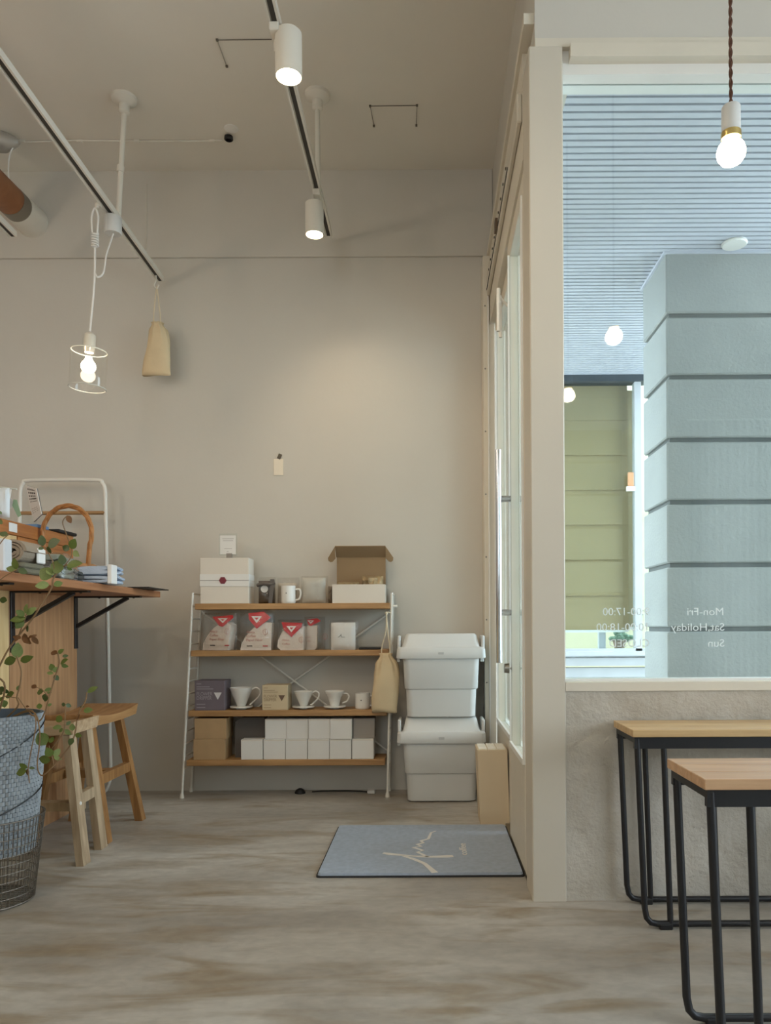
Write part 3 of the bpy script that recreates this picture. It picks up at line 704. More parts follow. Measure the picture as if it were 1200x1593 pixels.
# ------------------------------------------------------------------ shelf unit
YS, YK = 3.40, 3.53
su = empty('shelf_unit', P(443, 1240, 3.46), 'low shelf unit with white ladder sides and four oak boards', 'shelf')
su.location.z = 0; ORG[su] = Vector(su.location)
su_z = lambda x, y: ZP(x, y, YS)
def sidepts(xt, yt, xb, yb):
    a = P(xt, yt, YS); b = P(xb, yb, YS); b.z = 0.0
    return a, b
for nm, (xt, xb) in (('l', (300, 283)), ('r', (610, 603))):
    a, b = sidepts(xt, 922, xb, 1240)
    ld = obj('ladder_side', tube(tube(nb(), [b, a], .0055, 10), [Vector((b.x, YK, 0)), Vector((a.x, YK, a.z))], .0055, 10), WHITEWIRE, su, smooth=True)
    for k in range(15):
        f = .14+.855*k/14; q = b.lerp(a, f)
        obj('rung', tube(nb(), [(q.x, YS, q.z), (q.x, YK, q.z)], .0035, 6), WHITEWIRE, ld, smooth=True)
    for yy in (YS, YK): obj('foot', lathe(nb(), [(.010, 0), (.010, .006), (.007, .02)], (b.x, yy, 0), 10), WHITEWIRE, ld, smooth=True)
boards = [(303, 607, 938.5), (297, 605, 1011.5), (293, 602, 1105), (290, 599, 1182)]
BZ = []
for xl, xr, yt in boards:
    a, b = P(xl, yt, YS-.012), P(xr, yt, YS-.012); z = (a.z+b.z)/2; BZ.append(z)
    obj('board', bx(a.x, b.x, YS-.012, YK+.012, z-.026, z, .002), OAK, su)
for a, b in ((P(305, 945, YK+.006), P(606, 1170, YK+.006)), (P(600, 958, YK+.013), P(306, 1168, YK+.013))):
    obj('cross_brace', tube(nb(), [a, b], .0042, 8), WHITEWIRE, su, smooth=True)
bl = obj('locking_bolt', lathe(nb(), [(.006, 0), (.006, .018)], P(612, 943, YS), 10, axis='X'), WHITEWIRE, su, smooth=True)

# goods: helpers
YG = YS-.004
def gx(x, y=1000, Y=YG): return XP(x, y, Y)
def rect(x0, x1, y0, y1, Y=YG): a = P(x0, y0, Y); b = P(x1, y1, Y); return a.x, b.x, b.z, a.z
def simple_box(name, x0, x1, ytop, b, d, m, label, cat, group=None, Y=YG, zb=None, bev=.0015, parent=None):
    a = P(x0, ytop, Y); c = P(x1, ytop, Y); z0 = BZ[b] if zb is None else zb
    return a.x, c.x, z0, a.z

# --- top board
x0, x1, z0, z1 = simple_box('', 311.5, 387, 868, 0, 0, 0, '', '')
gb = empty('gift_box', ((x0+x1)/2, YG+.05, BZ[0]), 'white gift box with dark red seal on the top board', 'box')
zm = ZP(345, 903, YG)
obj('body', bx(x0, x1, YG, YG+.10, BZ[0], z1, .0015), CARD, gb)
obj('paper_band', bx(x0-.001, x1+.001, YG-.002, YG+.102, zm+.0015, zm+.028), PAPER, gb)
obj('paper_band', bx(x0-.001, x1+.001, YG-.002, YG+.102, zm-.026, zm-.0015), PAPER, gb)
obj('slit', bx(x0-.0005, x1+.0005, YG-.0012, YG+.001, zm-.0014, zm+.0014), INKG, gb)
obj('seal', lathe(nb(), [(.0165, 0), (.0165, -.003), (.012, -.004)], (gx(347, 903), YG-.002, zm), 6, axis='Y'), M('seal_maroon', (122, 42, 56), .6), gb)
cs = empty('card_stand', (gx(355, 866), YG+.03, z1), 'small clear stand holding a printed card on the gift box', 'card stand')
YC = YG+.03
a, b = P(342.5, 833, YC), P(367, 862, YC)
obj('card', bx(a.x, b.x, YC-.001, YC, b.z, a.z), PAPER, cs)
obj('acrylic_sleeve', bx(a.x-.004, b.x+.006, YC+.0005, YC+.0025, b.z-.006, a.z+.008), ACRYL, cs)
obj('clip', bx(gx(350, 866), gx(358.5, 866), YC-.006, YC+.008, z1, b.z+.003), CARDGREY, cs)
obj('base', bx(gx(341, 866), gx(369, 866), YC-.012, YC+.02, z1, z1+.003), ACRYL, cs)
for k, (u0, u1, y) in enumerate(((346, 364, 838), (347, 363, 841), (349, 361, 853.5), (353, 356, 858))):
    obj('print_line', bx(gx(u0, y, YC), gx(u1, y, YC), YC-.0016, YC-.001, ZP(355, y, YC)-.0009, ZP(355, y, YC)+.0006), INKG, cs)
# dark coffee pack with bow
dk = empty('coffee_pack', (gx(413), YG+.04, BZ[0]), 'dark brown coffee pack with grey ribbon and round label', 'pack')
obj('pouch', pillow(nb(), gx(413), YG+.035, BZ[0], .072, ZP(413, 903, YG)-BZ[0], .04, 3), M('pouch_brown', (84, 72, 60), .35), dk, smooth=True)
obj('round_label', lathe(nb(), [(.016, 0), (.016, -.002)], (gx(411), YG+.013, ZP(411, 916, YG)), 18, axis='Y'), PAPER, dk)
bm = nb(); zr = ZP(413, 909, YG)
tube(bm, smoothpath([(gx(400), YG+.008, zr-.004), (gx(410), YG+.004, zr+.003), (gx(420), YG+.004, zr), (gx(428), YG+.006, zr+.008)], 5), .008, 8)
box(bm, gx(421), gx(427.5), YG-.002, YG+.006, zr+.004, zr+.022); hexa(bm, [(gx(418), YG, BZ[0]+.002), (gx(424), YG, BZ[0]+.002), (gx(424), YG+.003, BZ[0]+.002), (gx(418), YG+.003, BZ[0]+.002)], [(gx(421), YG, zr), (gx(427), YG, zr), (gx(427), YG+.003, zr), (gx(421), YG+.003, zr)])
obj('ribbon', bm, M('ribbon_grey', (96, 88, 82), .5), dk, smooth=True)
obj('clear_wrap', pillow(nb(), gx(413), YG+.035, BZ[0], .082, ZP(413, 897, YG)-BZ[0], .062, 5), FILM, dk, smooth=True)
ck = empty('snack_pack', (gx(446), YG+.06, BZ[0]), 'small cream pack in clear film behind the top white mug', 'pack')
obj('pack', pillow(nb(), gx(443), YG+.07, BZ[0], .085, ZP(440, 906, YG)-BZ[0], .03, 8), M('pack_cream', (196, 184, 166), .6), ck, smooth=True)
obj('clear_wrap', pillow(nb(), gx(445), YG+.07, BZ[0], .10, ZP(440, 897, YG)-BZ[0], .042, 9), FILM, ck, smooth=True)
def mug(label, xl, xr, xh, ytop, zb, Y):
    c = Vector(((XP(xl, ytop, Y)+XP(xr, ytop, Y))/2, Y, zb)); r = (XP(xr, ytop, Y)-XP(xl, ytop, Y))/2; h = ZP(xl, ytop, Y)-zb
    t = empty('mug', c, label, 'mug', 'white mugs')
    obj('body', lathe(nb(), [(.001, .002), (r*.9, 0), (r*.98, .004), (r, .012), (r, h), (r-.003, h), (r-.003, .01), (.001, .007)], c, 28, cap=(False, False)), PORC, t, smooth=True)
    e = XP(xh, ytop, Y)-c.x-r
    obj('handle', tube(nb(), smoothpath([(c.x+r-.002, Y, zb+h*.80), (c.x+r+e*.7, Y, zb+h*.80), (c.x+r+e*.95, Y, zb+h*.55), (c.x+r+e*.6, Y, zb+h*.25), (c.x+r-.002, Y, zb+h*.20)], 5), .0042, 8), PORC, t, smooth=True)
    obj('logo', bx(c.x-.006, c.x-.001, Y-r-.0008, Y-r+.002, zb+h*.55, zb+h*.6), INK, t)
    return t
mug('white mug among packs on the top board', 437.5, 460, 468.5, 911.5, BZ[0], YG+.028)
sp = empty('foil_pouch', (gx(488), YG+.04, BZ[0]), 'pale pouch in crinkled clear film on the top board', 'pack')
obj('pouch', pillow(nb(), gx(487), YG+.04, BZ[0], .104, ZP(487, 898, YG)-BZ[0], .034, 12, wr=.1), M('pouch_silver', (196, 192, 182), .5), sp, smooth=True)
obj('clear_wrap', pillow(nb(), gx(488), YG+.04, BZ[0], .120, ZP(487, 895, YG)-BZ[0], .05, 13, wr=.35), FILM, sp, smooth=True)
so_ = empty('slim_pack', (gx(512), YG+.05, BZ[0]), 'slim dark pack squeezed beside the open carton', 'pack')
obj('pouch', pillow(nb(), gx(512.5), YG+.06, BZ[0], .022, ZP(512, 911, YG)-BZ[0], .07, 14, wr=.2), M('pouch_taupe', (122, 110, 96), .5), so_, smooth=True)
# open carton
x0, x1, z0, z1 = gx(517, 905), gx(599, 905), BZ[0], ZP(558, 909, YG)
oc = empty('open_carton', ((x0+x1)/2, YG+.06, BZ[0]), 'open carton with raised lid on the top board', 'box')
t_ = .003; dpt = .105
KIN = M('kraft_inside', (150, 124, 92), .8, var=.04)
obj('front_wall', bx(x0, x1, YG, YG+t_, z0, z1), CARD, oc)
obj('side_wall', bx(x0, x0+t_, YG+t_, YG+dpt, z0, z1), CARD, oc)
obj('side_wall', bx(x1-t_, x1, YG+t_, YG+dpt, z0, z1), CARD, oc)
obj('bottom', bx(x0+t_, x1-t_, YG+t_, YG+dpt, z0, z0+t_), KIN, oc)
zt2 = ZP(558, 867, YG+dpt)
obj('back_wall', bx(x0+.008, x1-.002, YG+dpt, YG+dpt+t_, z0, zt2), KIN, oc)
za = ZP(558, 850, YG+.055)
bm = nb(); xa, xb = x0+.006, x1
hexa(bm, [(xa, YG+dpt-.002, zt2), (xb, YG+dpt-.002, zt2), (xb, YG+dpt+.001, zt2), (xa, YG+dpt+.001, zt2)], [(xa, YG+.055, za), (xb, YG+.055, za), (xb, YG+.055, za+.003), (xa, YG+.055, za+.003)])
fl = obj('lid_flap', bm, KIN, oc)
for s, xe in ((-1, xa), (1, xb)):
    bm = nb(); pts = [(0, 0), (.035, -.050), (.033, -.062), (.024, -.068), (.014, -.066), (0, -.052)]
    a_ = [bm.verts.new((xe+s*u*.98, YG+.055+(-v)*.42, za+v*1.0)) for u, v in pts]; b_ = [bm.verts.new((q.co.x, q.co.y+.002, q.co.z+.001)) for q in a_]
    bm.faces.new(a_); bm.faces.new(b_[::-1])
    for i in range(len(a_)): bm.faces.new((a_[i], b_[i], b_[(i+1) % len(a_)], a_[(i+1) % len(a_)]))
    obj('dust_flap', bm, KIN, fl)
FOIL = M('foil_gold', (176, 156, 122), .3, metal=.4, var=.2, scale=50, bump=.5, bscale=60)
bp_ = obj('foil_pack', pillow(nb(), gx(540), YG+.05, BZ[0]+.004, .10, z1-BZ[0]+.010, .07, 21), FOIL, smooth=True, label='flat foil pack at the left inside the open carton', cat='pack', group='foil packs in the open carton')
bq_ = obj('foil_pack', pillow(nb(), gx(579), YG+.055, BZ[0]+.004, .095, z1-BZ[0]+.036, .07, 22, wr=.5), FOIL, smooth=True, label='crinkled foil pack rising at the right of the open carton', cat='pack', group='foil packs in the open carton')

# --- second board: coffee filter packs
def filter_pack(label, poly, lab, wrap, seed, rot=0, text_at=None, thick=.045, Yo=0, tsize=.0155, textlines=('Abaca', 'Coffee', 'Paper Filter')):
    Y = YG+Yo; zb = BZ[1]
    pts = [(gx(x, y, Y), max(zb, ZP(x, y, Y))) for x, y in poly]
    cx = sum(p[0] for p in pts)/len(pts); t = empty('filter_pack', (cx, Y+.03, zb), label, 'filter pack', 'coffee filter packs on the second board')
    def turn(bm):
        if rot:
            m = Matrix.Translation((cx, Y, 0)) @ Matrix.Rotation(rot, 4, 'Z') @ Matrix.Translation((-cx, -Y, 0)); bmesh.ops.transform(bm, matrix=m, verts=bm.verts[:])
        return bm
    obj('filters', turn(prism(nb(), pts, Y, Y+thick)), M('filter_paper', (222, 208, 196), .8, var=.03, scale=60), t)
    lp = [(gx(x, y, Y), ZP(x, y, Y)) for x, y in lab]
    lb = obj('red_label', turn(prism(nb(), lp, Y-.006, Y-.005)), RED, t)
    mx = sum(p[0] for p in lp)/len(lp); zt = max(p[1] for p in lp); zl = min(p[1] for p in lp); hh = zt-zl
    ww = (max(p[0] for p in lp)-min(p[0] for p in lp))
    mx = [p[0] for p in lp if p[1] == zl][0]
    obj('white_triangle', turn(prism(nb(), [(mx-ww*.24, zt-hh*.26), (mx+ww*.24, zt-hh*.26), (mx, zt-hh*.68)], Y-.007, Y-.006)), PAPER, lb)
    obj('red_mark', turn(prism(nb(), [(mx-ww*.10, zt-hh*.35), (mx+ww*.10, zt-hh*.35), (mx, zt-hh*.5)], Y-.0075, Y-.007)), RED, lb)
    if text_at:
        for i, s in enumerate(textlines):
            p = P(text_at[0], text_at[1]+i*6.2, Y-.0012)
            mt = front(p)
            if rot: mt = Matrix.Translation((cx, Y, 0)) @ Matrix.Rotation(rot, 4, 'Z') @ Matrix.Translation((-cx, -Y, 0)) @ mt
            text(s, tsize, PINK, 'lettering', t, mt, .0003)
        p = P(text_at[0]+1, text_at[1]+20, Y-.001); obj('print_mark', turn(bx(p.x, p.x+.024, Y-.0015, Y-.0005, p.z-.002, p.z+.002)), INK, t)
        p = P(text_at[0]+26, text_at[1]+20, Y-.001); obj('print_mark', turn(bx(p.x, p.x+.022, Y-.0015, Y-.0005, p.z-.002, p.z+.002)), RED, t)
        p = P(text_at[0]+30, text_at[1]-2, Y-.001)
        bm = nb(); tube(bm, [(p.x+.011*math.cos(a), Y-.001, p.z+.012*math.sin(a)) for a in [k*math.pi/8 for k in range(16)]], .0008, 5, closed=True); tube(bm, [(p.x, Y-.001, p.z-.018), (p.x, Y-.001, p.z+.006)], .0008, 5)
        obj('print_emblem', turn(bm), PINK, t)
    wx0, wx1, wy = wrap
    obj('clear_bag', turn(pillow(nb(), (gx(wx0)+gx(wx1))/2, Y+.02, zb, gx(wx1)-gx(wx0), ZP(400, wy, Y)-zb, .095, seed, wr=.22)), FILM, t, smooth=True)
filter_pack('tilted filter pack with red label, leftmost on the second board', [(313, 1011.5), (314, 1001), (321, 989), (332, 977), (343, 970), (355, 968), (361, 972), (356, 1011.5)],
   [(331, 959.5), (366, 957), (367, 961), (349, 975), (343, 974)], (312, 368, 953), 31, R(-14), (325, 984), .055)
filter_pack('tallest filter pack with red label, second from left', [(374, 1011.5), (376, 1001), (383, 989), (394, 977), (406, 970), (413, 968), (423, 969), (421.5, 1011.5)],
   [(387, 954), (411, 951.5), (419, 958), (422, 961), (400, 978), (388, 964)], (372, 427, 948), 32, 0, (383, 985), .05)
filter_pack('short filter pack with bright red label, third from left', [(431.5, 1006), (433, 995), (440, 982), (452, 976), (472, 974), (471.5, 1011), (468, 1011.5), (437, 1011.5)],
   [(438.5, 968), (471, 969), (470, 975), (454, 991), (442, 980)], (431, 477, 964), 33, 0, (439, 997), .05, 0, .013, ('Abaca', 'Coffee'))
filter_pack('narrow filter pack half hidden behind the short red one', [(474, 1006), (473, 976), (480, 973), (494, 973), (493, 1007), (490, 1011.5), (476, 1011.5)],
   [(478, 964), (494, 962), (500, 966), (484, 974), (480, 972)], (470, 503, 960), 34, 0, (476, 992), .03, .05, .009, ('Abaca', 'Coffee'))
wp = empty('paper_pack', (gx(533), YG+.02, BZ[1]), 'white folded paper pack in clear film on the second board', 'pack')
obj('paper', pillow(nb(), gx(533.5), YG+.022, BZ[1], .108, ZP(533, 968.5, YG)-BZ[1], .03, 41, wr=.05), PAPER, wp, smooth=True)
obj('clear_bag', pillow(nb(), gx(534), YG+.024, BZ[1], .130, ZP(533, 964, YG)-BZ[1], .045, 42, wr=.3), FILM, wp, smooth=True)
c = P(531, 990, YG)
bm = nb(); tube(bm, smoothpath([(c.x-.014, YG+.002, c.z-.004), (c.x-.004, YG+.001, c.z+.003), (c.x+.0, YG+.001, c.z+.009), (c.x+.001, YG+.001, c.z-.002), (c.x+.016, YG+.002, c.z-.003)], 5), .0009, 5)
obj('ink_mark', bm, INK, wp)
obj('tray', bx(gx(558), gx(592), YG+.01, YG+.11, BZ[1], BZ[1]+.010, .003), BLACKP, label='thin black tray lying on the second board', cat='tray')
# bag on the shelf upright
Ysb = 3.36; kt = P(601.5, 955, Ysb)
b2 = cotton_bag('cotton_bag', 'cotton drawstring bag hanging from the right upright of shelf', P(600, 1016, Ysb), .118, P(600, 1016, Ysb).z-P(600, 1108, Ysb).z,
   [[kt, P(604, 985, Ysb), P(607, 1012, Ysb), P(603, 1019, Ysb-.01)], [kt, P(601, 980, Ysb), P(595, 1004, Ysb), P(594, 1016, Ysb), P(598, 1020, Ysb-.01)]], [(0, .42), (.05, .36), (.18, .74), (.4, .95), (.7, 1.0), (1, .93)])
obj('knot', ellip(nb(), kt+Vector((0, .006, .003)), .007, .01, .007, 10, 8), COTTONR, b2, smooth=True)
obj('hanger_loop', tube(nb(), smoothpath([kt, Vector((kt.x+.004, 3.385, kt.z+.008)), Vector((gx(608, 955), 3.394, kt.z+.004))], 5), .0026, 6), COTTONR, b2, smooth=True)

# --- third board
def dripper_box(label, x0, x1, xs, y0, m, ink, tri, Y, dep):
    a, b, z1 = XP(x0, y0, Y), XP(x1, y0, Y), ZP(x0, y0, Y); zb = BZ[2]
    t = empty('dripper_box', ((a+b)/2, Y+dep/2, zb), label, 'box')
    obj('carton', bx(a, b, Y, Y+dep, zb, z1, .0012), m, t)
    w_ = b-a; h_ = z1-zb
    for i, s in enumerate(('FLOWER', 'DRIPPER')): text(s, h_*.17, ink, 'lettering', t, front(Vector((a+w_*.06, Y-.0004, zb+h_*(.50-.14*i)))), .0003, .8)
    obj('printed_triangle', prism(nb(), [(a+w_*.64, zb+h_*.6), (a+w_*.90, zb+h_*.6), (a+w_*.77, zb+h_*.36)], Y-.0008, Y-.0002), tri, t)
    for (u0, u1, v) in ((.06, .22, .88), (.06, .5, .78), (.06, .62, .71), (.06, .35, .2), (.06, .35, .09)):
        obj('print_line', bx(a+w_*u0, a+w_*u1, Y-.0006, Y-.0001, zb+h_*v, zb+h_*(v+.022)), ink, t)
    return t
dripper_box('dark purple-grey dripper box at left of the third board', 303, 349.5, 357, 1059, M('box_purple', (110, 100, 108), .6), M('ink_pale', (156, 150, 156), .6), M('ink_white', (214, 212, 214), .6), YG, .11)
dripper_box('cream dripper box between two white drippers', 408, 447.5, 451, 1066, M('box_cream', (204, 186, 154), .7), M('ink_tan', (160, 138, 112), .7), M('ink_brown', (110, 86, 70), .6), YG, .10)
def dripper(label, xl, xr, xsl, xsr, xh, yt, ys, prof, Y):
    zb = BZ[2]; c = Vector(((XP(xl, yt, Y)+XP(xr, yt, Y))/2, Y, zb)); r = (XP(xr, yt, Y)-XP(xl, yt, Y))/2; h = ZP(xl, yt, Y)-zb; rs = (XP(xsr, ys, Y)-XP(xsl, ys, Y))/2; zs = .012
    t = empty('coffee_dripper', c, label, 'coffee dripper', 'white porcelain drippers on the third board')
    pr = [(r*u, zs+(h-zs)*v) for u, v in prof]; inner = [(max(.004, a-.004), b+.002) for a, b in pr[::-1]]
    obj('cone', lathe(nb(), pr+[(pr[-1][0]-.002, pr[-1][1]+.001)]+inner[1:], c, 32, cap=(False, False)), PORC, t, smooth=True)
    obj('saucer', lathe(nb(), [(r*.42, .0), (r*.46, .006), (rs*.98, .008), (rs, .012), (rs*.98, .014), (r*.40, .014)], c, 32), PORC, t, smooth=True)
    e = XP(xh, yt, Y)-c.x
    hd = [(r*.93, h*.93), (r+(e-r)*.45, h*1.0), (e*.97, h*.86), (e*.90, h*.58), (r*.9, h*.28), (r*.72, zs+.006)] if prof is CONE else [(r*.9, h*.86), (r+(e-r)*.6, h*.84), (e*.98, h*.66), (r+(e-r)*.5, h*.42), (r*.80, h*.32)]
    obj('handle', tube(nb(), smoothpath([(c.x+u, Y, zb+v) for u, v in hd], 6), .0035, 8), PORC, t, smooth=True)
CONE = [(.30, 0), (.36, .02), (.9, .85), (1.0, 1.0)]
WAVE = [(.46, 0), (.47, .1), (.56, .3), (.66, .5), (.72, .62), (.82, .70), (.84, .80), (.98, .90), (1.0, 1.0)]
dripper('large white cone dripper beside the purple-grey box', 357.5, 393.5, 358, 393, 405.5, 1070, 1099, CONE, YG+.055)
dripper('smaller white cone dripper right of the cream box', 457.5, 487.5, 454, 489, 497, 1075.5, 1101, CONE, YG+.05)
dripper('white ribbed dripper with round handle beside the mug', 505.5, 536, 503, 538, 543.5, 1075, 1101, WAVE, YG+.05)
mug('white mug at the right end of the third board', 552.5, 576, 584, 1078, BZ[2], YG+.045)

# --- bottom board: cartons
h1 = (ZP(330, 1150, YG)-BZ[3]); 
for k in range(2):
    a, b = gx(301 if k == 0 else 303, 1150), gx(350.5 if k == 0 else 352.5, 1150); zb = BZ[3]+k*(h1+.0005)
    t = empty('kraft_carton', ((a+b)/2, YG+.06, zb), 'brown kraft carton, %s of the two stacked at left' % ('lower', 'upper')[k], 'box', 'kraft cartons on the bottom board')
    obj('carton', bx(a, b, YG-.002, YG+.12, zb, zb+h1, .0015), KRAFT, t)
    obj('lid_seam', bx(a+.001, b+.0008, YG+.05, YG+.056, zb+.004, zb+h1+.0004), M('packing_tape', (160, 130, 92), .3), t)
bm = nb(); a, b = gx(366, 1150, YG+.06), gx(412, 1150, YG+.06); zt3 = ZP(380, 1116, YG+.06)
prism(bm, [(a, BZ[3]), (b, BZ[3]), (b, zt3), (a+.03, zt3), (a, zt3-.02)], YG+.06, YG+.125)
obj('grey_sleeve', bm, M('card_slate', (96, 90, 86), .8), label='dark grey card sleeve behind the small white box', cat='box')
zr1 = ZP(480, 1150, YG)
cols = [375, 410, 444.3, 478.8, 513, 547.8]
words = ['leftmost', 'second', 'third', 'fourth', 'fifth', 'rightmost']
bwx = gx(409, 1150)-gx(375, 1150)-.001; hb = zr1-BZ[3]-.0006
first = None
for i, xx in enumerate(cols):
    x_ = gx(xx, 1165)
    lab = '%s white box of the lower row on the bottom board' % words[i]
    if first is None:
        first = empty('white_box', (x_+bwx/2, YG+.04, BZ[3]), lab, 'box', 'small white boxes on the bottom board')
        obj('carton', bx(x_, x_+bwx, YG, YG+.085, BZ[3], BZ[3]+hb, .0012), PAPER, first)
        obj('tuck_flap', bx(x_+.004, x_+bwx-.004, YG-.0006, YG+.0004, BZ[3]+hb-.006, BZ[3]+hb-.0012), CARD, first)
    else: dup_tree(first, (x_-ORG[first].x+bwx/2, random.uniform(-.002, .003), 0), lab)
for i, xx in enumerate(cols[1:]):
    x_ = gx(xx+(1 if i else 1.5), 1134)
    dup_tree(first, (x_-ORG[first].x+bwx/2, (.012, .010, .006, -.004, .022)[i], hb+.0006), ('%s white box of the upper row on the bottom board' % ['leftmost', 'second', 'third', 'fourth', 'rightmost'][i]))
last = [o for o in C.objects if o.get('label', '').startswith('rightmost white box of the upper')][0]
for ch in last.children:
    ch.data = ch.data.copy(); ch.data.materials[0] = CARDGREY
last['label'] = 'grey box at the right end of the upper row of small boxes'
# small things on the floor under the shelf
q = FL(467, 1234); obj('floor_cap', lathe(nb(), [(.024, 0), (.024, .006), (.018, .016), (.008, .022), (.001, .023)], (q.x, q.y, 0), 18), BLACKP, smooth=True, label='small black domed cap on floor under the shelf', cat='floor cap')
q = FL(578, 1234); pg = empty('power_plug', (q.x, q.y, 0), 'small white plug lying by the wall under the shelf', 'plug')
obj('body', bx(q.x-.018, q.x+.018, q.y-.02, q.y+.02, 0, .016, .004), WPLASTIC, pg); obj('cord', tube(nb(), smoothpath([(q.x-.018, q.y, .006), (q.x-.08, q.y+.03, .004), (q.x-.2, q.y+.035, .004), (gx(480, 1232), q.y+.02, .004)], 5), .003, 6), BLACKP, pg, smooth=True)

# ------------------------------------------------------------------ storage bins
def bin_(label, zb, hump):
    cx = XP(687, 1100, 3.27); fy = 3.272; hd = .137; cy = fy+hd
    t = empty('storage_bin', (cx, cy, zb), label, 'storage bin', 'stacked white storage bins')
    bm = nb()
    rloft(bm, cx, cy, [(zb, .135, .10, .03), (zb+.006, .147, .112, .03), (zb+.122, .151, .116, .028), (zb+.124, .156, .121, .028), (zb+.128, .1575, .1225, .028), (zb+.252, .163, .128, .026), (zb+.256, .178, .135, .026)])
    obj('body', bm, WPLASTIC, t, smooth=True)
    bm = nb()
    rloft(bm, cx, cy, [(zb+.254, .187, .1375, .02), (zb+.258, .1905, .139, .02), (zb+.296, .188, .137, .02), (zb+.302, .183, .132, .02), (zb+.303, .168, .122, .02), (zb+.307, .165, .118, .02), (zb+.353, .153, .098, .02), (zb+.360, .146, .09, .02)])
    obj('lid', bm, WPLASTIC, t, smooth=True)
    for s in (-1, 1):
        bm = nb(); xx = cx+s*.180
        box(bm, xx-.007, xx+.007, fy+.03, fy+.16, zb+.296, zb+.352, .004); box(bm, xx-.009, xx+.005, fy+.05, fy+.14, zb+.238, zb+.256, .002)
        obj('handle_clip', bm, WPLASTIC, t)
    obj('lid_mark', bx(cx-.012, cx+.012, fy-.0035, fy+.001, zb+.272, zb+.282, .001), M('mark_grey', (186, 186, 184), .5), t)
bin_('lower white lidded storage bin standing on the floor', 0.0, 0)
bin_('upper white lidded storage bin stacked beside the door', .3605, 0)
# pale tall carton by the door
a, b = FL(748, 1285), FL(794, 1285); Y0 = 2.915; x0, x1 = XP(748, 1285, Y0), XP(793.5, 1285, Y0); zt4 = ZP(745, 1167, Y0)
pc_ = empty('tall_carton', ((x0+x1)/2, Y0+.08, 0), 'tall pale cream carton standing between mat and bins', 'box')
xs = XP(743, 1167, Y0)-x0
CRM = M('carton_cream', (216, 196, 164), .7, var=.02)
bm = nb(); hexa(bm, [(x0, Y0, 0), (x1, Y0, 0), (x1, Y0+.15, 0), (x0, Y0+.15, 0)], [(x0+xs, Y0, zt4), (x1+xs*.8, Y0, zt4), (x1+xs*.8, Y0+.15, zt4), (x0+xs, Y0+.15, zt4)])
obj('carton', bm, CRM, pc_)
bm = nb(); X0, X1 = x0+xs, x1+xs*.8
for i in range(3):
    for j in range(2):
        ux0 = X0+.004+(X1-X0-.008)*i/3+.002; ux1 = X0+.004+(X1-X0-.008)*(i+1)/3-.002; uy0 = Y0+.006+.07*j; uy1 = uy0+.066
        obj('top_panel', bx(ux0, ux1, uy0, uy1, zt4, zt4+.004), M('carton_lid', (236, 230, 216), .6), pc_)
bm.free()

# ------------------------------------------------------------------ door mat
mt_ = .012
a, b, c, d = FL(493, 1366), FL(819, 1366), FL(790, 1286), FL(526, 1286)
my0, my1 = a.y, c.y-.005; mx0 = (a.x+d.x)/2; mx1 = .283
dm = empty('door_mat', ((mx0+mx1)/2, (my0+my1)/2, 0), 'grey door mat with white brush lettering before the glass door', 'door mat')
obj('rubber_border', rloft(nb(), (mx0+mx1)/2, (my0+my1)/2, [(0, (mx1-mx0)/2, (my1-my0)/2, .012), (.005, (mx1-mx0)/2, (my1-my0)/2, .012)]), MATEDGE, dm)
obj('pile', rloft(nb(), (mx0+mx1)/2, (my0+my1)/2, [(.005, (mx1-mx0)/2-.004, (my1-my0)/2-.005, .012), (mt_, (mx1-mx0)/2-.006, (my1-my0)/2-.007, .012)]), MATGREY, dm)
MATW = M('mat_white', (226, 224, 220), .9, bump=.3, bscale=600)
def stroke(pts, ws):
    q = [FL(480+x/3.4286, 1270+y/3.4286, mt_+.001) for x, y in pts]; bm = nb(); n = len(q); L = []; Rr = []
    for i in range(n):
        d_ = (q[min(i+1, n-1)]-q[max(i-1, 0)]).normalized(); s_ = Vector((-d_.y, d_.x, 0))*ws[i]
        L.append((q[i]+s_)); Rr.append((q[i]-s_))
    for i in range(n-1):
        dz = Vector((0, 0, .0012)); hexa(bm, [Rr[i]-dz, Rr[i+1]-dz, L[i+1]-dz, L[i]-dz], [Rr[i], Rr[i+1], L[i+1], L[i]])
    obj('brush_stroke', bm, MATW, dm)
stroke([(680,78),(655,86),(640,119),(600,130),(614,140),(580,149),(602,159),(560,165),(612,181),(580,189),(640,217)], [.003,.004,.005,.006,.005,.006,.005,.006,.005,.005,.006])
stroke([(398,195),(430,199),(500,206),(560,211),(640,215),(700,214),(740,212),(772,210)], [.006,.010,.007,.005,.007,.010,.013,.009])
stroke([(495,206),(530,217),(560,226),(595,240),(620,251),(650,276),(675,299)], [.004,.006,.007,.007,.007,.008,.010])
p = FL(480+848/3.4286, 1270+206/3.4286, mt_+.0008); q = FL(480+800/3.4286, 1270+145/3.4286, mt_+.0008)
o = text('coffee', .034, MATW, 'lettering', dm, Matrix.Translation(p) @ Matrix.Rotation(R(90), 4, 'Z'), .0006)
ys_ = [v.co.y for v in o.data.vertices]; k = (q.y-p.y)/(max(ys_)-min(ys_)); y0_ = min(ys_)
for v in o.data.vertices: v.co.y = y0_+(v.co.y-y0_)*k

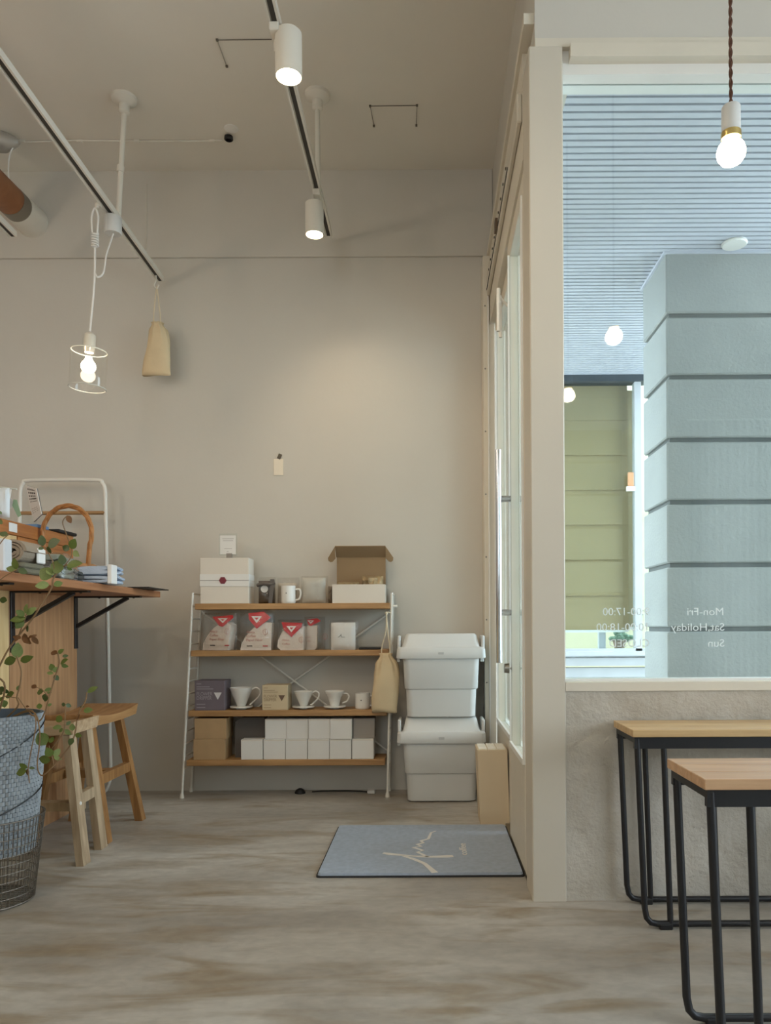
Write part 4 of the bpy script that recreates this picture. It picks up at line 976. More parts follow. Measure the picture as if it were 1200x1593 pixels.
# ------------------------------------------------------------------ clothes rack by the back wall
YR = 3.46
ck_ = empty('clothes_rack', (XP(100, 1228, YR), YR, 0), 'white tubular clothes rack with wooden bar behind the counter', 'clothes rack')
zt5 = ZP(100, 747, YR); xr_t, xr_b = XP(164, 770, YR), XP(172, 1220, YR); xl_t, xl_b = XP(31, 770, YR), XP(24, 1220, YR)
obj('frame', tube(nb(), smoothpath([(xr_b-.20, YR, .009), (xr_b-.05, YR, .010), (xr_b-.008, YR, .05), (xr_b, YR, .14)], 6)+smoothpath([(xr_t, YR, zt5-.10), (xr_t-.002, YR, zt5-.045), (xr_t-.014, YR, zt5-.014), (xr_t-.05, YR, zt5), (xl_t+.05, YR, zt5), (xl_t+.014, YR, zt5-.014), (xl_t+.002, YR, zt5-.045), (xl_t, YR, zt5-.10)], 5)+smoothpath([(xl_b, YR, .14), (xl_b+.008, YR, .05), (xl_b+.05, YR, .010), (xl_b+.20, YR, .009)], 6), .0088, 10), WHITEWIRE, ck_, smooth=True)
obj('wooden_bar', tube(nb(), [(xl_t, YR, ZP(100, 798, YR)), (xr_t, YR, ZP(100, 798, YR))], .0085, 12), STOOLWX, ck_, smooth=True)

# ------------------------------------------------------------------ counter
XC, XE, YE, ZT_ = -1.462, -1.160, 3.33, .908
cb = empty('counter_body', (-1.85, 2.3, 0), 'wood panelled counter body at the left below the worktop', 'counter')
obj('carcass', bx(-2.3, XC-.018, .9, 3.2, 0, ZT_-.026), PANELWOOD, cb)
obj('side_panel', bx(XC-.018, XC, 2.685, 3.2, 0, ZT_-.026, .001), PANELWOOD, cb)
obj('side_panel', bx(XC-.018, XC, .9, 2.682, 0, ZT_-.026, .001), PLY, cb)
wt = empty('worktop', (-1.7, 2.1, ZT_-.026), 'reddish wood worktop on black brackets at the left', 'worktop')
obj('board', bx(-2.3, XE, .9, YE, ZT_-.026, ZT_, .002), TOPWOOD, wt)
def bracket(Y):
    bm = nb(); z = ZT_-.026; w2 = .013
    box(bm, XC, XC+.006, Y-w2, Y+w2, z-.215, z-.004, .001)
    box(bm, XC, XE-.03, Y-w2, Y+w2, z-.006, z, .001)
    a = Vector((XC+.004, Y, z-.125)); b = Vector((XE-.085, Y, z-.006)); d = (b-a).normalized(); nrm = Vector((-d.z, 0, d.x))*.007; yy = Vector((0, w2*.8, 0))
    hexa(bm, [a-nrm-yy, a+nrm-yy, a+nrm+yy, a-nrm+yy], [b-nrm-yy, b+nrm-yy, b+nrm+yy, b-nrm+yy])
    o = obj('bracket', bm, BLACK, wt)
    for xx in (XC+.10, XE-.06): obj('screw', lathe(nb(), [(.005, -.006), (.004, -.009)], (xx, Y, z), 8), BLACK, o)
for Y in (2.20, 2.70, 3.185): bracket(Y)

# display box standing on the worktop
bxx, by0, by1, bz1 = -1.525, 2.62, 3.31, 1.145
db = empty('display_box', (-1.70, 2.95, ZT_), 'orange-brown wooden display box standing on the worktop', 'display box')
obj('body', bx(-1.95, bxx-.02, by0, by1, ZT_, bz1-.05), BOXWOOD, db)
obj('front_panel', bx(bxx-.02, bxx-.004, by0, 2.86, ZT_, bz1-.052), PLY, db)
obj('front_panel', bx(bxx-.02, bxx-.002, 2.865, by1, ZT_, bz1-.052), BOXWOOD, db)
obj('top_rail', bx(-1.95, bxx, by0, by1, bz1-.05, bz1, .002), BOXWOOD, db)
obj('price_tag', bx(bxx+.0003, bxx+.0015, 2.80, 2.855, bz1-.040, bz1-.008), PAPER, db)
obj('black_tray', bx(-1.66, bxx+.012, 3.16, 3.32, bz1, bz1+.014, .005, 2), BLACKP, label='flat black tray at the far end of the display box', cat='tray')
# sign in an acrylic stand
ys_ = 3.06
sg = empty('acrylic_sign', P(62, 815, ys_), 'printed sign in a clear acrylic stand on the display box', 'sign')
sg.location.z = bz1; ORG[sg] = Vector(sg.location)
pa = [P(40, 755, ys_+.02), P(56.5, 760, ys_-.05), P(64.5, 800, ys_-.05), P(52, 812, ys_+.02)]
nrm = (pa[1]-pa[0]).cross(pa[3]-pa[0]).normalized()
if nrm.y > 0: nrm = -nrm
bm = nb(); hexa(bm, [p_ for p_ in pa], [p_-nrm*.002 for p_ in pa]); obj('sheet', bm, PAPER, sg)
bm = nb(); hexa(bm, [p_-nrm*.003 for p_ in pa], [p_-nrm*.006 for p_ in pa]); obj('acrylic_back', bm, M('acrylic_edge', (120, 118, 112), .3), sg)
def on_sign(u, v): return pa[0].lerp(pa[1], u).lerp(pa[3].lerp(pa[2], u), v)+nrm*.0006
rnd = random.Random(4)
for v0, hgt, n_, m_ in ((.07, .05, 5, INK), (.17, .05, 4, INK), (.27, .045, 4, INK), (.36, .04, 5, INK), (.45, .025, 5, INKG), (.66, .012, 3, INKG), (.72, .012, 4, INKG), (.78, .012, 3, INKG)):
    for i in range(n_):
        u0 = .14+.72*i/n_; u1 = u0+.72/n_*rnd.uniform(.45, .8)
        bm = nb(); q_ = [on_sign(u0, v0), on_sign(u1, v0), on_sign(u1, v0+hgt), on_sign(u0, v0+hgt)]; hexa(bm, q_, [w_+nrm*.0004 for w_ in q_]); obj('print_mark', bm, m_, sg)
obj('blue_base', bx(P(50, 814, ys_).x, P(70, 814, ys_).x, ys_-.06, ys_+.03, bz1, bz1+.012), M('sign_blue', (92, 132, 178), .4), sg)
obj('clear_base', bx(P(42, 814, ys_).x, P(52, 814, ys_).x, ys_-.05, ys_+.03, bz1, bz1+.05), ACRYL, sg)
# hanging tags at the left edge
yt_ = 2.78
tr = empty('tag_stand', P(4, 805, yt_), 'clear rod stand with hanging paper tags at left edge', 'tag stand'); tr.location.z = bz1; ORG[tr] = Vector(tr.location)
obj('rod', tube(nb(), [P(-12, 757, yt_), P(26, 761, yt_)], .003, 8), M('rod_clear', (196, 200, 192), .2), tr, smooth=True)
obj('post', tube(nb(), [Vector((P(-8, 760, yt_).x, yt_, bz1)), P(-8, 757, yt_)], .004, 8), MAT['rod_clear'], tr, smooth=True)
obj('hanger', tube(nb(), [P(17, 760, yt_), P(15, 776, yt_)], .0022, 6), WHITE, tr)
bm = nb(); c_ = P(15.5, 783, yt_); lathe(bm, [(1, 0), (1, -.001)], (0, 0, 0), 20, axis='Y'); bmesh.ops.transform(bm, matrix=Matrix.Translation(c_) @ Matrix.Diagonal((.011, 1, .020, 1)), verts=bm.verts[:]); obj('oval_tag', bm, PAPER, tr)
bm = nb(); prism(bm, [(p_.x, p_.z) for p_ in (P(22, 777, yt_), P(27, 778, yt_), P(34, 802, yt_), P(29, 805, yt_), P(20, 787, yt_))], yt_-.004, yt_-.003); obj('green_tag', bm, M('tag_green', (150, 176, 142), .7), tr)
bm = nb(); prism(bm, [(p_.x, p_.z) for p_ in (P(5, 786, yt_-.01), P(10, 783, yt_-.01), P(10, 803, yt_-.01), P(4, 800, yt_-.01))], yt_-.012, yt_-.011); obj('white_tag', bm, PAPER, tr)
obj('clear_pouch', pillow(nb(), XP(3, 790, 2.74), 2.74, bz1, .055, ZP(3, 759, 2.74)-bz1, .03, 51), M('pouch_pale', (206, 214, 218), .3), smooth=True, label='pale pouch hanging at the left edge above the worktop', cat='pack')

# wicker basket with arched handle
Yw = 2.98; bc = Vector((XP(104, 870, Yw), Yw, ZT_))
wb = empty('wicker_basket', bc, 'wicker basket with a tall arched handle on the worktop', 'basket')
bm = nb()
for i in range(9):
    r = .078+.022*math.sin(i/8*1.4); z = ZT_+.006+.0085*i
    tube(bm, [(bc.x+(r+.003*math.sin(k*8*math.pi/40*2+i*math.pi))*math.cos(2*math.pi*k/40), bc.y+(r+.003*math.sin(k*8*math.pi/40*2+i*math.pi))*math.sin(2*math.pi*k/40), z) for k in range(40)], .0046, 6, closed=True)
w_o = obj('woven_body', bm, WICKER, wb, smooth=True); w_o['kind'] = 'stuff'
obj('base', lathe(nb(), [(.078, 0), (.078, .006)], bc, 24), WICKER, wb)
obj('rim', tube(nb(), [(bc.x+.102*math.cos(2*math.pi*k/36), bc.y+.102*math.sin(2*math.pi*k/36), ZT_+.082) for k in range(36)], .008, 8, closed=True), WICKER, wb, smooth=True)
zc_ = ZP(104, 832, Yw); rh = ZP(104, 787, Yw)-zc_; ca, sa = math.cos(R(18)), math.sin(R(18))
for q in range(3):
    pts = []
    for i in range(61):
        a = math.pi*(1.12-1.24*i/60); tw = i*.33+q*2.094
        rr = rh+.0045*math.cos(tw); off = .0045*math.sin(tw); ux = rr*math.cos(a)*1.06
        zz = zc_+rr*math.sin(a)
        pts.append((bc.x+ux*ca-off*sa, bc.y-ux*sa+off*ca, zz))
    lo, hi = pts[0], pts[-1]
    pts = [(lo[0]+.012, lo[1], ZT_+.07)]+pts+[(hi[0]-.008, hi[1], ZT_+.07)]
    obj('handle_strand', tube(nb(), pts, .0062, 7), WICKER, wb, smooth=True)

# folded cloths along the edge of the worktop
def folded_cloth(name, label, x0, x1, Y0, Y1, layers, lh, m, seed, band=None, wrap=False, zb=ZT_):
    rnd = random.Random(seed); cx = (x0+x1)/2
    t = empty(name, (cx, (Y0+Y1)/2, zb), label, 'cloth')
    for k in range(layers):
        bm = nb(); n = 18; z = zb+k*lh; ph = rnd.uniform(0, 6); ring = []
        ins = rnd.uniform(0, .008)
        for j in range(n+1):
            u = j/n; y = Y0+(Y1-Y0)*u; hw = (x1-x0)/2-ins+.003*math.sin(u*9+ph); sag = .004*math.sin(u*6+ph)
            lp = []
            for q in range(14):
                a = 2*math.pi*q/14; ca_, sa_ = math.cos(a), math.sin(a)
                e = 1 if 0 < j < n else .86
                lp.append(bm.verts.new((cx+math.copysign(abs(ca_)**.45, ca_)*hw*e, y, z+lh*.5+math.copysign(abs(sa_)**.6, sa_)*lh*.47*e+(sag if k else max(0, sag)))))
            ring.append(lp)
        for a, b in zip(ring, ring[1:]):
            for q in range(14): bm.faces.new((a[q], a[(q+1) % 14], b[(q+1) % 14], b[q]))
        bm.faces.new(ring[0][::-1]); bm.faces.new(ring[-1])
        obj('fold', bm, m, t, smooth=True)
    H = layers*lh
    if band: obj('paper_band', bx(x1-.014, x1+.002, Y0-.003, Y0+.045, zb, zb+H+.002, .002), PAPER, t)
    if wrap: obj('clear_wrap', rloft(nb(), cx, (Y0+Y1)/2, [(zb, (x1-x0)/2+.006, (Y1-Y0)/2+.006, .02), (zb+H*.6, (x1-x0)/2+.008, (Y1-Y0)/2+.006, .02), (zb+H+.008, (x1-x0)/2-.01, (Y1-Y0)/2-.02, .02)]), FILM, t, smooth=True)
    return t
CB = M('cloth_blue', (176, 190, 208), .9, var=.06, scale=20, bump=.2, bscale=200); CG = M('cloth_green', (112, 108, 90), .9, var=.1, scale=20, bump=.2, bscale=200)
CD = M('cloth_brown', (70, 58, 50), .9, var=.1, bump=.2, bscale=200); CM = M('cloth_grey_green', (132, 138, 128), .9, var=.1, bump=.2, bscale=200); CT = M('cloth_taupe', (150, 136, 118), .9, var=.08, bump=.2, bscale=200)
folded_cloth('folded_cloth', 'pale blue folded cloth with paper band at the worktop edge', XP(128, 890, 2.80), XP(186, 890, 2.80), 2.73, 2.86, 4, .0165, CB, 1, band=True)
folded_cloth('folded_cloth', 'dark folded cloth next to the pale blue one', XP(98, 890, 2.66), XP(122, 890, 2.66), 2.60, 2.71, 3, .015, M('cloth_slate', (72, 74, 72), .9), 2)
folded_cloth('folded_cloth', 'grey-green cloth in clear wrap in the middle of the row', XP(60, 890, 2.50), XP(112, 890, 2.50), 2.43, 2.535, 4, .019, CM, 3, wrap=True)
folded_cloth('folded_cloth', 'dark brown wrapped cloth behind the drooping leaves', XP(32, 890, 2.36), XP(68, 890, 2.36), 2.325, 2.42, 3, .019, CD, 4, wrap=True)
# green rolled blankets near the left edge
gr = empty('rolled_cloth', (XP(30, 880, 2.24), 2.24, ZT_), 'olive green rolled cloth stacked at the left worktop end', 'cloth')
gx0, gx1 = XP(9, 880, 2.24), XP(52, 880, 2.24)
for k in range(2): obj('fold', rloft(nb(), (gx0+gx1)/2, 2.25, [(ZT_+.016*k, (gx1-gx0)/2-.004, .06, .01), (ZT_+.004+.016*k, (gx1-gx0)/2, .064, .012), (ZT_+.012+.016*k, (gx1-gx0)/2, .064, .012), (ZT_+.0155+.016*k, (gx1-gx0)/2-.004, .06, .01)]), CG, gr, smooth=True)
zr_ = ZT_+.032; cxr = (gx0+gx1)/2
bm = nb()
sp_ = [(cxr+((.036-.026*i/70)*math.cos(i*.27))*1.1, zr_+.031+(.031-.022*i/70)*math.sin(i*.27)) for i in range(71)]
for i in range(70):
    (xa, za_), (xb, zb2) = sp_[i], sp_[i+1]; w_ = Vector((xa-cxr, 0, za_-zr_-.031)); w_ = w_.normalized()*.0052; w2_ = Vector((xb-cxr, 0, zb2-zr_-.031)).normalized()*.0052
    A, B = Vector((xa, 2.195, za_)), Vector((xb, 2.195, zb2)); D = Vector((0, .11, 0))
    hexa(bm, [A-w_, B-w2_, B+w2_, A+w_], [A-w_+D, B-w2_+D, B+w2_+D, A+w_+D])
obj('roll', bm, CT, gr, smooth=True)
obj('paper_sleeve', bx(gx1-.004, gx1+.004, 2.26, 2.305, ZT_+.034, ZT_+.078, .003), PAPER, gr)
obj('white_packet', bx(XP(-8, 860, 2.12), XP(10, 860, 2.12), 2.11, 2.15, ZT_, ZP(5, 838, 2.12), .003), M('packet_white', (214, 218, 222), .5), label='white printed packet standing at the left edge of worktop', cat='pack')
obj('black_folder', bx(XP(203, 915, 3.05), XP(236, 915, 3.05), 3.02, 3.25, ZT_, ZT_+.004), BLACKP, label='thin black folder lying at the far worktop corner', cat='folder')

# ------------------------------------------------------------------ wooden stools
def bar(bm, a, b, ha, hb):
    """tapering square bar a->b with half sizes; faces aligned with x,y"""
    a, b = Vector(a), Vector(b)
    def q(c, h): return [c+Vector((-h[0],-h[1],0)), c+Vector((h[0],-h[1],0)), c+Vector((h[0],h[1],0)), c+Vector((-h[0],h[1],0))]
    hexa(bm, q(a, ha), q(b, hb)); return bm
def stool(label, cx, cy, hx, hy, zt, longx, legm, seatm, feet, tops):
    t = empty('wooden_stool', (cx, cy, 0), label, 'stool', 'wooden stools at the counter')
    bm = nb(); n = 14; m_ = 6; g = {}
    for s in (0, 1):
        for i in range(n+1):
            for j in range(m_+1):
                u, v = 2*i/n-1, 2*j/m_-1
                lu = u if longx else v
                z = zt-.018*(1-lu*lu) if s else zt-.040-.006*(1-lu*lu)
                taper = 1 if s else .96
                g[s, i, j] = bm.verts.new((cx+u*hx*taper, cy+v*hy*taper, z))
        for i in range(n):
            for j in range(m_):
                q = (g[s,i,j], g[s,i+1,j], g[s,i+1,j+1], g[s,i,j+1]); bm.faces.new(q if s else q[::-1])
    for i in range(n):
        bm.faces.new((g[0,i,0], g[0,i+1,0], g[1,i+1,0], g[1,i,0])); bm.faces.new((g[0,i+1,m_], g[0,i,m_], g[1,i,m_], g[1,i+1,m_]))
    for j in range(m_):
        bm.faces.new((g[0,0,j+1], g[0,0,j], g[1,0,j], g[1,0,j+1])); bm.faces.new((g[0,n,j], g[0,n,j+1], g[1,n,j+1], g[1,n,j]))
    obj('seat', bm, seatm, t, smooth=True)
    for k, ((fx, fy), (tx, ty)) in enumerate(zip(feet, tops)):
        lg = obj('leg', bar(nb(), (fx, fy, 0), (tx, ty, zt-.044), (.012, .026) if longx else (.0145, .019), (.0115, .022) if longx else (.013, .016)), legm, t)
        if k == 0 and longx: obj('bolt', lathe(nb(), [(.006, 0), (.005, .003)], (fx+.0115+(tx-fx)*.46, fy+(ty-fy)*.46, .19), 12, axis='X'), PAPER, lg)
    def at(k, z): f = z/(zt-.044); return Vector((feet[k][0]+(tops[k][0]-feet[k][0])*f, feet[k][1]+(tops[k][1]-feet[k][1])*f, z))
    for a, b, z in ((0, 1, .20 if longx else .215), (2, 3, .20 if longx else .215)):
        A, B = at(a, z), at(b, z); d = (B-A).normalized(); s_ = Vector((-d.y, d.x, 0))*.011; up = Vector((0, 0, .018)); A = A+d*.017; B = B-d*.017
        obj('stretcher', (lambda bm_: (hexa(bm_, [A-s_-up, A+s_-up, B+s_-up, B-s_-up], [A-s_+up, A+s_+up, B+s_+up, B-s_+up]), bm_)[1])(nb()), legm, t)
    A = (at(0, .165)+at(1, .165))/2 if longx else (at(0, .215)+at(1, .215))/2; B = (at(2, .165)+at(3, .165))/2 if longx else (at(2, .215)+at(3, .215))/2
    d = (B-A).normalized(); s_ = Vector((-d.y, d.x, 0))*.022; up = Vector((0, 0, .014)); A = A+d*.012; B = B-d*.012
    bm = nb(); hexa(bm, [A-s_-up, A+s_-up, B+s_-up, B-s_-up], [A-s_+up, A+s_+up, B+s_+up, B-s_+up]); obj('stretcher', bm, legm, t)
# far stool: long side runs away from the camera
stool('honey-coloured wooden stool, farther of the two by the counter', -1.265, 2.862, .105, .205, .452, False, STOOLO, STOOLWY,
      [(-1.135, 2.70), (-1.135, 3.02), (-1.395, 2.70), (-1.395, 3.02)], [(-1.205, 2.735), (-1.205, 2.985), (-1.325, 2.735), (-1.325, 2.985)])
# near stool: long side across
stool('weathered wooden stool beside the plant, nearer of the two', -1.293, 2.555, .158, .095, .452, True, STOOLG, STOOLGX,
      [(-1.105, 2.455), (-1.125, 2.635), (-1.445, 2.455), (-1.440, 2.635)], [(-1.165, 2.49), (-1.165, 2.615), (-1.42, 2.49), (-1.42, 2.615)])

# ------------------------------------------------------------------ planter, wire basket and plant
pcx, pcy = -1.222, 2.13
pl_ = empty('planter', (pcx, pcy, .14), 'blue-grey woven planter filled with soil at the left edge', 'planter')
ztop = ZP(20, 1110, 2.13)
def weave(r0, r1, z0, z1, rows, cols, lean=0):
    bm = nb()
    for j in range(rows):
        f0, f1 = j/rows, (j+.93)/rows; za_, zb2 = z0+(z1-z0)*f0, z0+(z1-z0)*f1; ra_, rb_ = r0+(r1-r0)*f0, r0+(r1-r0)*f1
        for k in range(cols):
            a0 = 2*math.pi*(k+.5*(j % 2))/cols; a1 = a0+2*math.pi/cols*.92; am = (a0+a1)/2
            pr = .0035 if (k+j) % 2 else .0022
            v = []
            for z, r in ((za_, ra_), (zb2, rb_)):
                for a, e in ((a0, 0), (am, pr), (a1, 0)): v.append(bm.verts.new((pcx+(r+e+.001)*math.cos(a), pcy+(r+e+.001)*math.sin(a), z)))
            bm.faces.new((v[0], v[1], v[4], v[3])); bm.faces.new((v[1], v[2], v[5], v[4]))
    return bm
zs1 = ZP(45, 1152, 2.1)
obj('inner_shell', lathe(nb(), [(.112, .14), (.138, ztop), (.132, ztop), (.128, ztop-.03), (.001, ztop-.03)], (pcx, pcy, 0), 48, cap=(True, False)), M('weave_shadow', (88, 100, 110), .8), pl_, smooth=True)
o = obj('upper_weave', weave(.1335, .1385, zs1-.01, ztop, 9, 60), POTM, pl_); o['kind'] = 'stuff'
o = obj('lower_weave', weave(.116, .1425, .14, zs1, 26, 60), POTM, pl_); o['kind'] = 'stuff'
obj('soil', lathe(nb(), [(.129, ztop-.028), (.09, ztop-.022), (.001, ztop-.018)], (pcx, pcy, 0), 32), SOIL, pl_, smooth=True)
for zc, amp, ph in ((.43, .07, -2.2), (.27, .05, -2.2)):
    obj('wire_loop', tube(nb(), [(pcx+(.1465-.02*(1-(zc+amp*math.cos(a-ph))/.5))*math.cos(a), pcy+(.1465-.02*(1-(zc+amp*math.cos(a-ph))/.5))*math.sin(a), zc-amp*math.cos(a-ph)) for a in [2*math.pi*k/48 for k in range(48)]], .0018, 6, closed=True), BLACK, pl_, smooth=True)
wk = empty('wire_basket', (pcx, pcy, 0), 'rusty wire basket on the floor holding the woven planter', 'basket')
rb0, rb1, zb1 = .115, .142, .235
for j in range(11):
    z = .004+(zb1-.004)*j/10; r = rb0+(rb1-rb0)*j/10
    if 0 < j < 10 and j % 1 == 0: pass
    obj('ring_wire', tube(nb(), [(pcx+r*math.cos(2*math.pi*k/40), pcy+r*math.sin(2*math.pi*k/40), z) for k in range(40)], .0022 if j in (0, 10) else .0013, 5, closed=True), GALV, wk, smooth=True)
vw = None
bm = nb()
for k in range(72):
    a = 2*math.pi*k/72; tube(bm, [(pcx+rb0*math.cos(a), pcy+rb0*math.sin(a), .003), (pcx+rb1*math.cos(a), pcy+rb1*math.sin(a), zb1)], .0012, 4)
for k in range(13):
    y = -rb0+2*rb0*(k+.5)/13; e = math.sqrt(max(0, rb0**2-y*y)); tube(bm, [(pcx-e, pcy+y, .003), (pcx+e, pcy+y, .003)], .0012, 4)
    y2 = y*1.1; e2 = math.sqrt(max(0, .127**2-y2*y2)); tube(bm, [(pcx-e2, pcy+y2, .138), (pcx+e2, pcy+y2, .138)], .0012, 4)
o = obj('mesh_wires', bm, GALV, wk); o['kind'] = 'stuff'

pln = empty('leafy_plant', (pcx, pcy, ztop-.02), 'young shrub with small green leaves growing from the planter', 'plant')
S = lambda pts, Y: [P(x, y, Y) for x, y in pts]
root = Vector((pcx+.03, pcy-.02, ztop-.035))
stems = [
 ([root, *S([(8, 1070), (-6, 1050), (0, 1035), (12, 1012), (28, 990), (50, 963), (68, 935), (80, 915), (82, 903), (88, 892), (98, 882), (105, 878)], 2.06)], .0026),
 (S([(28, 990), (38, 966), (41, 955)], 2.06), .0015),
 (S([(82, 905), (84, 880), (76, 862), (70, 851)], 2.06), .0013),
 (S([(98, 882), (110, 868), (111, 855), (106, 838), (98, 816), (99, 808), (105, 802)], 2.06), .0012),
 (S([(-4, 905), (10, 895), (26, 886)], 2.05), .0013),
 (S([(-3, 850), (6, 838), (13, 832)], 2.05), .0013),
 ([root+Vector((.0, .01, 0)), *S([(27, 1100), (26, 1085), (31, 1066), (33, 1045), (29, 1030), (26, 1020)], 2.10)], .0022),
 (S([(26, 1086), (10, 1083), (4, 1084)], 2.10), .0014),
 ([root, *S([(46, 1112), (60, 1122), (69, 1110), (75, 1090), (85, 1055), (92, 1032), (90, 1015)], 2.10)], .0022),
 (S([(28, 1085), (40, 1102), (52, 1114)], 2.10), .0012),
 (S([(76, 1088), (68, 1075), (57, 1069)], 2.10), .0011),
 ([root, P(44, 1104, 2.08), *S([(56, 1124), (50, 1160), (44, 1195), (46, 1218)], 2.0)], .0014),
 ([root, P(48, 1106, 2.08), *S([(62, 1140), (58, 1190), (64, 1206), (75, 1200), (95, 1178), (110, 1158), (117, 1140), (120, 1118), (124, 1106), (133, 1090), (135, 1077)], 2.02)], .0018),
 (S([(80, 1165), (90, 1152), (99, 1138), (101, 1120), (102, 1097)], 2.02), .0014),
 (S([(84, 1190), (82, 1180), (76, 1160)], 2.02), .0013),
]
for pts, r in stems: obj('stem', tube(nb(), smoothpath(pts, 4), r, 6), STEM, pln, smooth=True)
def leaf_mesh(m, nm):
    bm = nb(); L = 7; rows = []
    for i in range(L+1):
        u = i/L; wd = .30*math.sin(math.pi*min(1, u**.85))**.8*(1 if u < .95 else .4); cv = -.10*u*u
        rows.append([bm.verts.new((u, -wd, cv+.05*wd/.3)), bm.verts.new((u, 0, cv)), bm.verts.new((u, wd, cv+.05*wd/.3))])
    for a, b in zip(rows, rows[1:]):
        for k in (0, 1): bm.faces.new((a[k], a[k+1], b[k+1], b[k]))
    me = bpy.data.meshes.new(nm); bm.to_mesh(me); bm.free(); me.materials.append(m)
    for p_ in me.polygons: p_.use_smooth = True
    return me
LM = [leaf_mesh(LEAFM, 'leaf'), leaf_mesh(LEAFM2, 'leaf_b'), leaf_mesh(LEAFM3, 'leaf_c'), leaf_mesh(LEAFB, 'leaf_d')]
rl = random.Random(11)
def leaf(bx_, by_, tx_, ty_, Y, kind=0, fat=1.0):
    a = P(bx_, by_, Y); b = P(tx_, ty_, Y+rl.uniform(-.012, .012)); d = b-a; L = d.length*1.06; d.normalize()
    n = Vector((rl.uniform(-.5, .5), -1, rl.uniform(-.1, .7))); n = (n-d*n.dot(d)).normalized(); s_ = n.cross(d)
    m = Matrix((d, s_, n)).transposed().to_4x4(); m.translation = a-ORG[pln]
    o = bpy.data.objects.new('leaf', LM[kind]); C.objects.link(o); o.parent = pln; w_ = min(L*fat, L*1.5)
    o.matrix_local = m @ Matrix.Diagonal((L, w_, L, 1)); ORG[o] = ORG[pln]
YA = 2.055
for q in [(12.4,832.7,-1,829,1,1.2),(66.7,849.6,64,833,1,1.2),(74.6,849.6,91,840,1,1.3),(74.6,850,78,861,1,1.3),(68,852,60,854,1,1.2),(110.8,854,116,839,0,1.2),(108.5,855.3,97,850,1,1.2),(114,857.6,122,865,2,1),
          (26,885.8,21,869,0,1.2),(25,887,10,883,0,1.2),(28.3,885.8,42,891,1,1.1),(80,899,62,886,0,1.5),(82.5,895,77,882,2,1.4),(99.5,884.7,78,879,0,1.4),(104,880,126,875,0,1),(98.4,879,95,863,1,1.2),(104,882,112,887,0,1),
          (77,909.6,55,911,2,1),(83.6,910.7,97,906,0,1.2),(11,934.5,-1,932,1,1.2),(3,800,-2,795,0,1),(4,815,-2,808,0,1),
          (40,962,16,964,0,1),(38.7,958,25,950,0,1.1),(36,963.5,25,977,0,1.3),(41.4,956.6,55,945,2,1.2),(40,955,41,940,2,1),(44,973,41,983,1,1.2),(105,802,110,813,3,1)]: leaf(*q[:4], YA, q[4], q[5])
for q in [(33,993,20,990),(30,992,22,998),(34,990,47,1001),(36,993,44,1000),(40,990,46,1002),(50,990,59,1002),(48,992,57,987),(38,985,40,996),(44,993,50,989)]: leaf(*q, YA, 3, .9)
for q in [(26.2,1024.3,27.6,1001,2,1.1),(25,1024,6,1032,0,1),(31.8,1028.5,49.5,1022,0,.8),(22,1078,8,1084,0,1.1),(8,1074,-2,1070,1,1.2),(4,1080,-2,1073,1,1.2),(26.2,1074,31,1066,0,1),(5.5,1089,7,1100,0,1.6),(3,1084,-2,1092,0,1.2),(14,1078,4,1072,1,1),
          (90,1017,98.5,1010,0,1.2),(89,1017,79,1014,3,1.1),(97,1021,106,1020,1,1),(94,1032.6,104,1025.5,0,1),(95.3,1035,106,1037,0,1),(83,1043.6,78.5,1033,0,1.3),(84,1046,88,1038,2,1.2),(83,1048,73,1046,2,1),(84,1050.5,91,1058,1,1.3),
          (67.7,1075.4,57,1077,0,1.1),(69,1075,81,1070.5,0,.8),(56.6,1070,49,1066,3,1.1),(71.8,1079.5,69,1091,1,1.5),(73,1078,80,1077,0,1),(62,1103,60.5,1094,0,1.1),(40,1099,45,1099,3,1),(74,1098,80,1095,2,1)]: leaf(*q[:4], 2.10, q[4], q[5])
for q in [(136,1077.5,151,1068,0,1),(129.8,1105.8,143.5,1104,0,1.1),(124,1100,131,1099,1,.8),(123,1110,119,1120,3,1.2),(102,1096,95.5,1096,1,1.2),(102,1096,111,1099,1,1.1),(96,1122.7,88,1114,0,1.2),(96,1130.7,82,1132,0,1),(103,1128,110,1122,1,1),(101,1134.7,110,1143,2,1.1),(98,1133,92,1139,0,1),
          (113,1137,112,1126,0,1.2),(117,1142.7,126,1145,0,1),(113,1148,108,1159,1,1.4),(72,1158.7,59,1141,0,1.5),(78.7,1156,81.5,1146,0,1.3),(80,1177,73,1164,0,1.3),(84,1177,92.5,1165,2,1.2),(78.7,1182.7,60,1180.5,0,1),(84,1178,95,1181,2,.9),
          (42.7,1194.7,30,1189,0,1.2),(41.3,1198.7,25,1203,0,1.2),(45.3,1194.7,54,1195,1,1),(43,1196,43,1207,3,1)]: leaf(*q[:4], 2.0 if q[0] < 50 else 2.02, q[4], q[5])

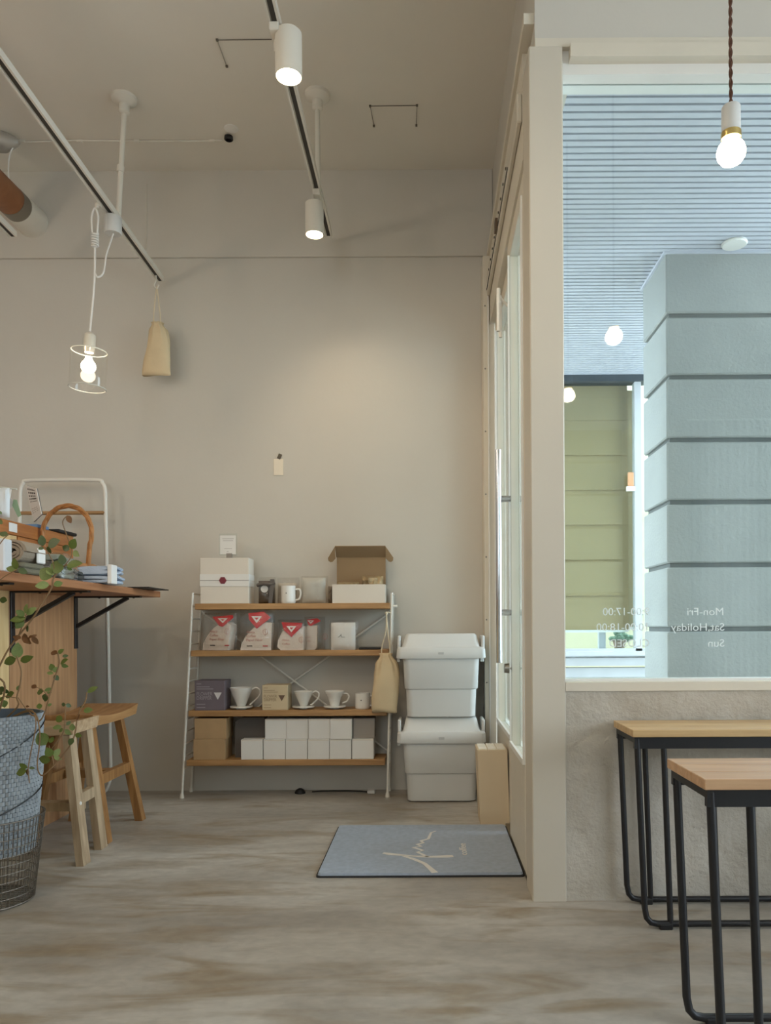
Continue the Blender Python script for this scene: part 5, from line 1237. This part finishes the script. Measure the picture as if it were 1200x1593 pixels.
# ------------------------------------------------------------------ black-legged benches
def bench(label, xl, Yf, Yb, zt, length, wm, slant, rt):
    t = empty('bench', (xl+length/2, (Yf+Yb)/2, 0), label, 'bench', 'black-framed oak benches under the window')
    nP = 3; dy = (Yb-Yf)/nP
    for i in range(nP): obj('plank', bx(xl, xl+length, Yf+dy*i, Yf+dy*(i+1)-.0006, zt-.018, zt, .0012), wm, t)
    zf = zt-.019; hf = .028
    bm = nb(); i_ = .006
    box(bm, xl+i_, xl+length-i_, Yf+i_, Yf+i_+.012, zf-hf, zf); box(bm, xl+i_, xl+length-i_, Yb-i_-.012, Yb-i_, zf-hf, zf)
    fr = obj('apron', bm, BLACK, t); fr['label'] = 'black steel apron'
    bm = nb(); box(bm, xl+i_, xl+i_+.012, Yf+i_+.012, Yb-i_-.012, zf-.014, zf); obj('end_rail', bm, BLACK, t)
    bm = nb(); box(bm, xl+length-i_-.012, xl+length-i_, Yf+i_+.012, Yb-i_-.012, zf-.014, zf); obj('end_rail', bm, BLACK, t)
    rr = .0078
    for Y in (Yf+.013, Yb-.013):
        xa, xb = xl+i_+.008, xl+length-i_-.008; s_ = slant
        pts = [(xa, Y, zf-.004), (xa+s_*.93, Y, .052), (xa+s_*.97+.004, Y, .028), (xa+s_+.014, Y, .016), (xa+s_+.032, Y, .0125)]
        pts = pts+[(xb-(p_[0]-xa), Y, p_[2]) for p_ in pts[::-1]]
        obj('leg_frame', tube(nb(), pts, rr, 10), BLACK, t, smooth=True)
        for xx in (xa+s_+.05, xb-s_-.05): obj('foot_pad', bx(xx-.016, xx+.016, Y-.010, Y+.010, 0, .014, .002), BLACKP, t)
        for f in (.066, length-2*i_-.016-.066):
            xo = xa+f
            obj('inner_leg', tube(nb(), [(xo, Y, zf-hf+.002), (xo+(slant*.8 if f < .5 else -slant*.8), Y, .014)], rr*.95, 10), BLACK, t, smooth=True)
z1_ = .4935
bench('oak-topped black bench against the wall under the window', XP(984, 1140, 1.90), 1.895, 2.092, .4935, 1.7, BENCHW, .018, 0)
bench('nearer oak-topped black bench at the right edge', XP(1097, 1215, 1.262), 1.262, 1.463, .498, 1.5, BENCHW2, .018, 0)
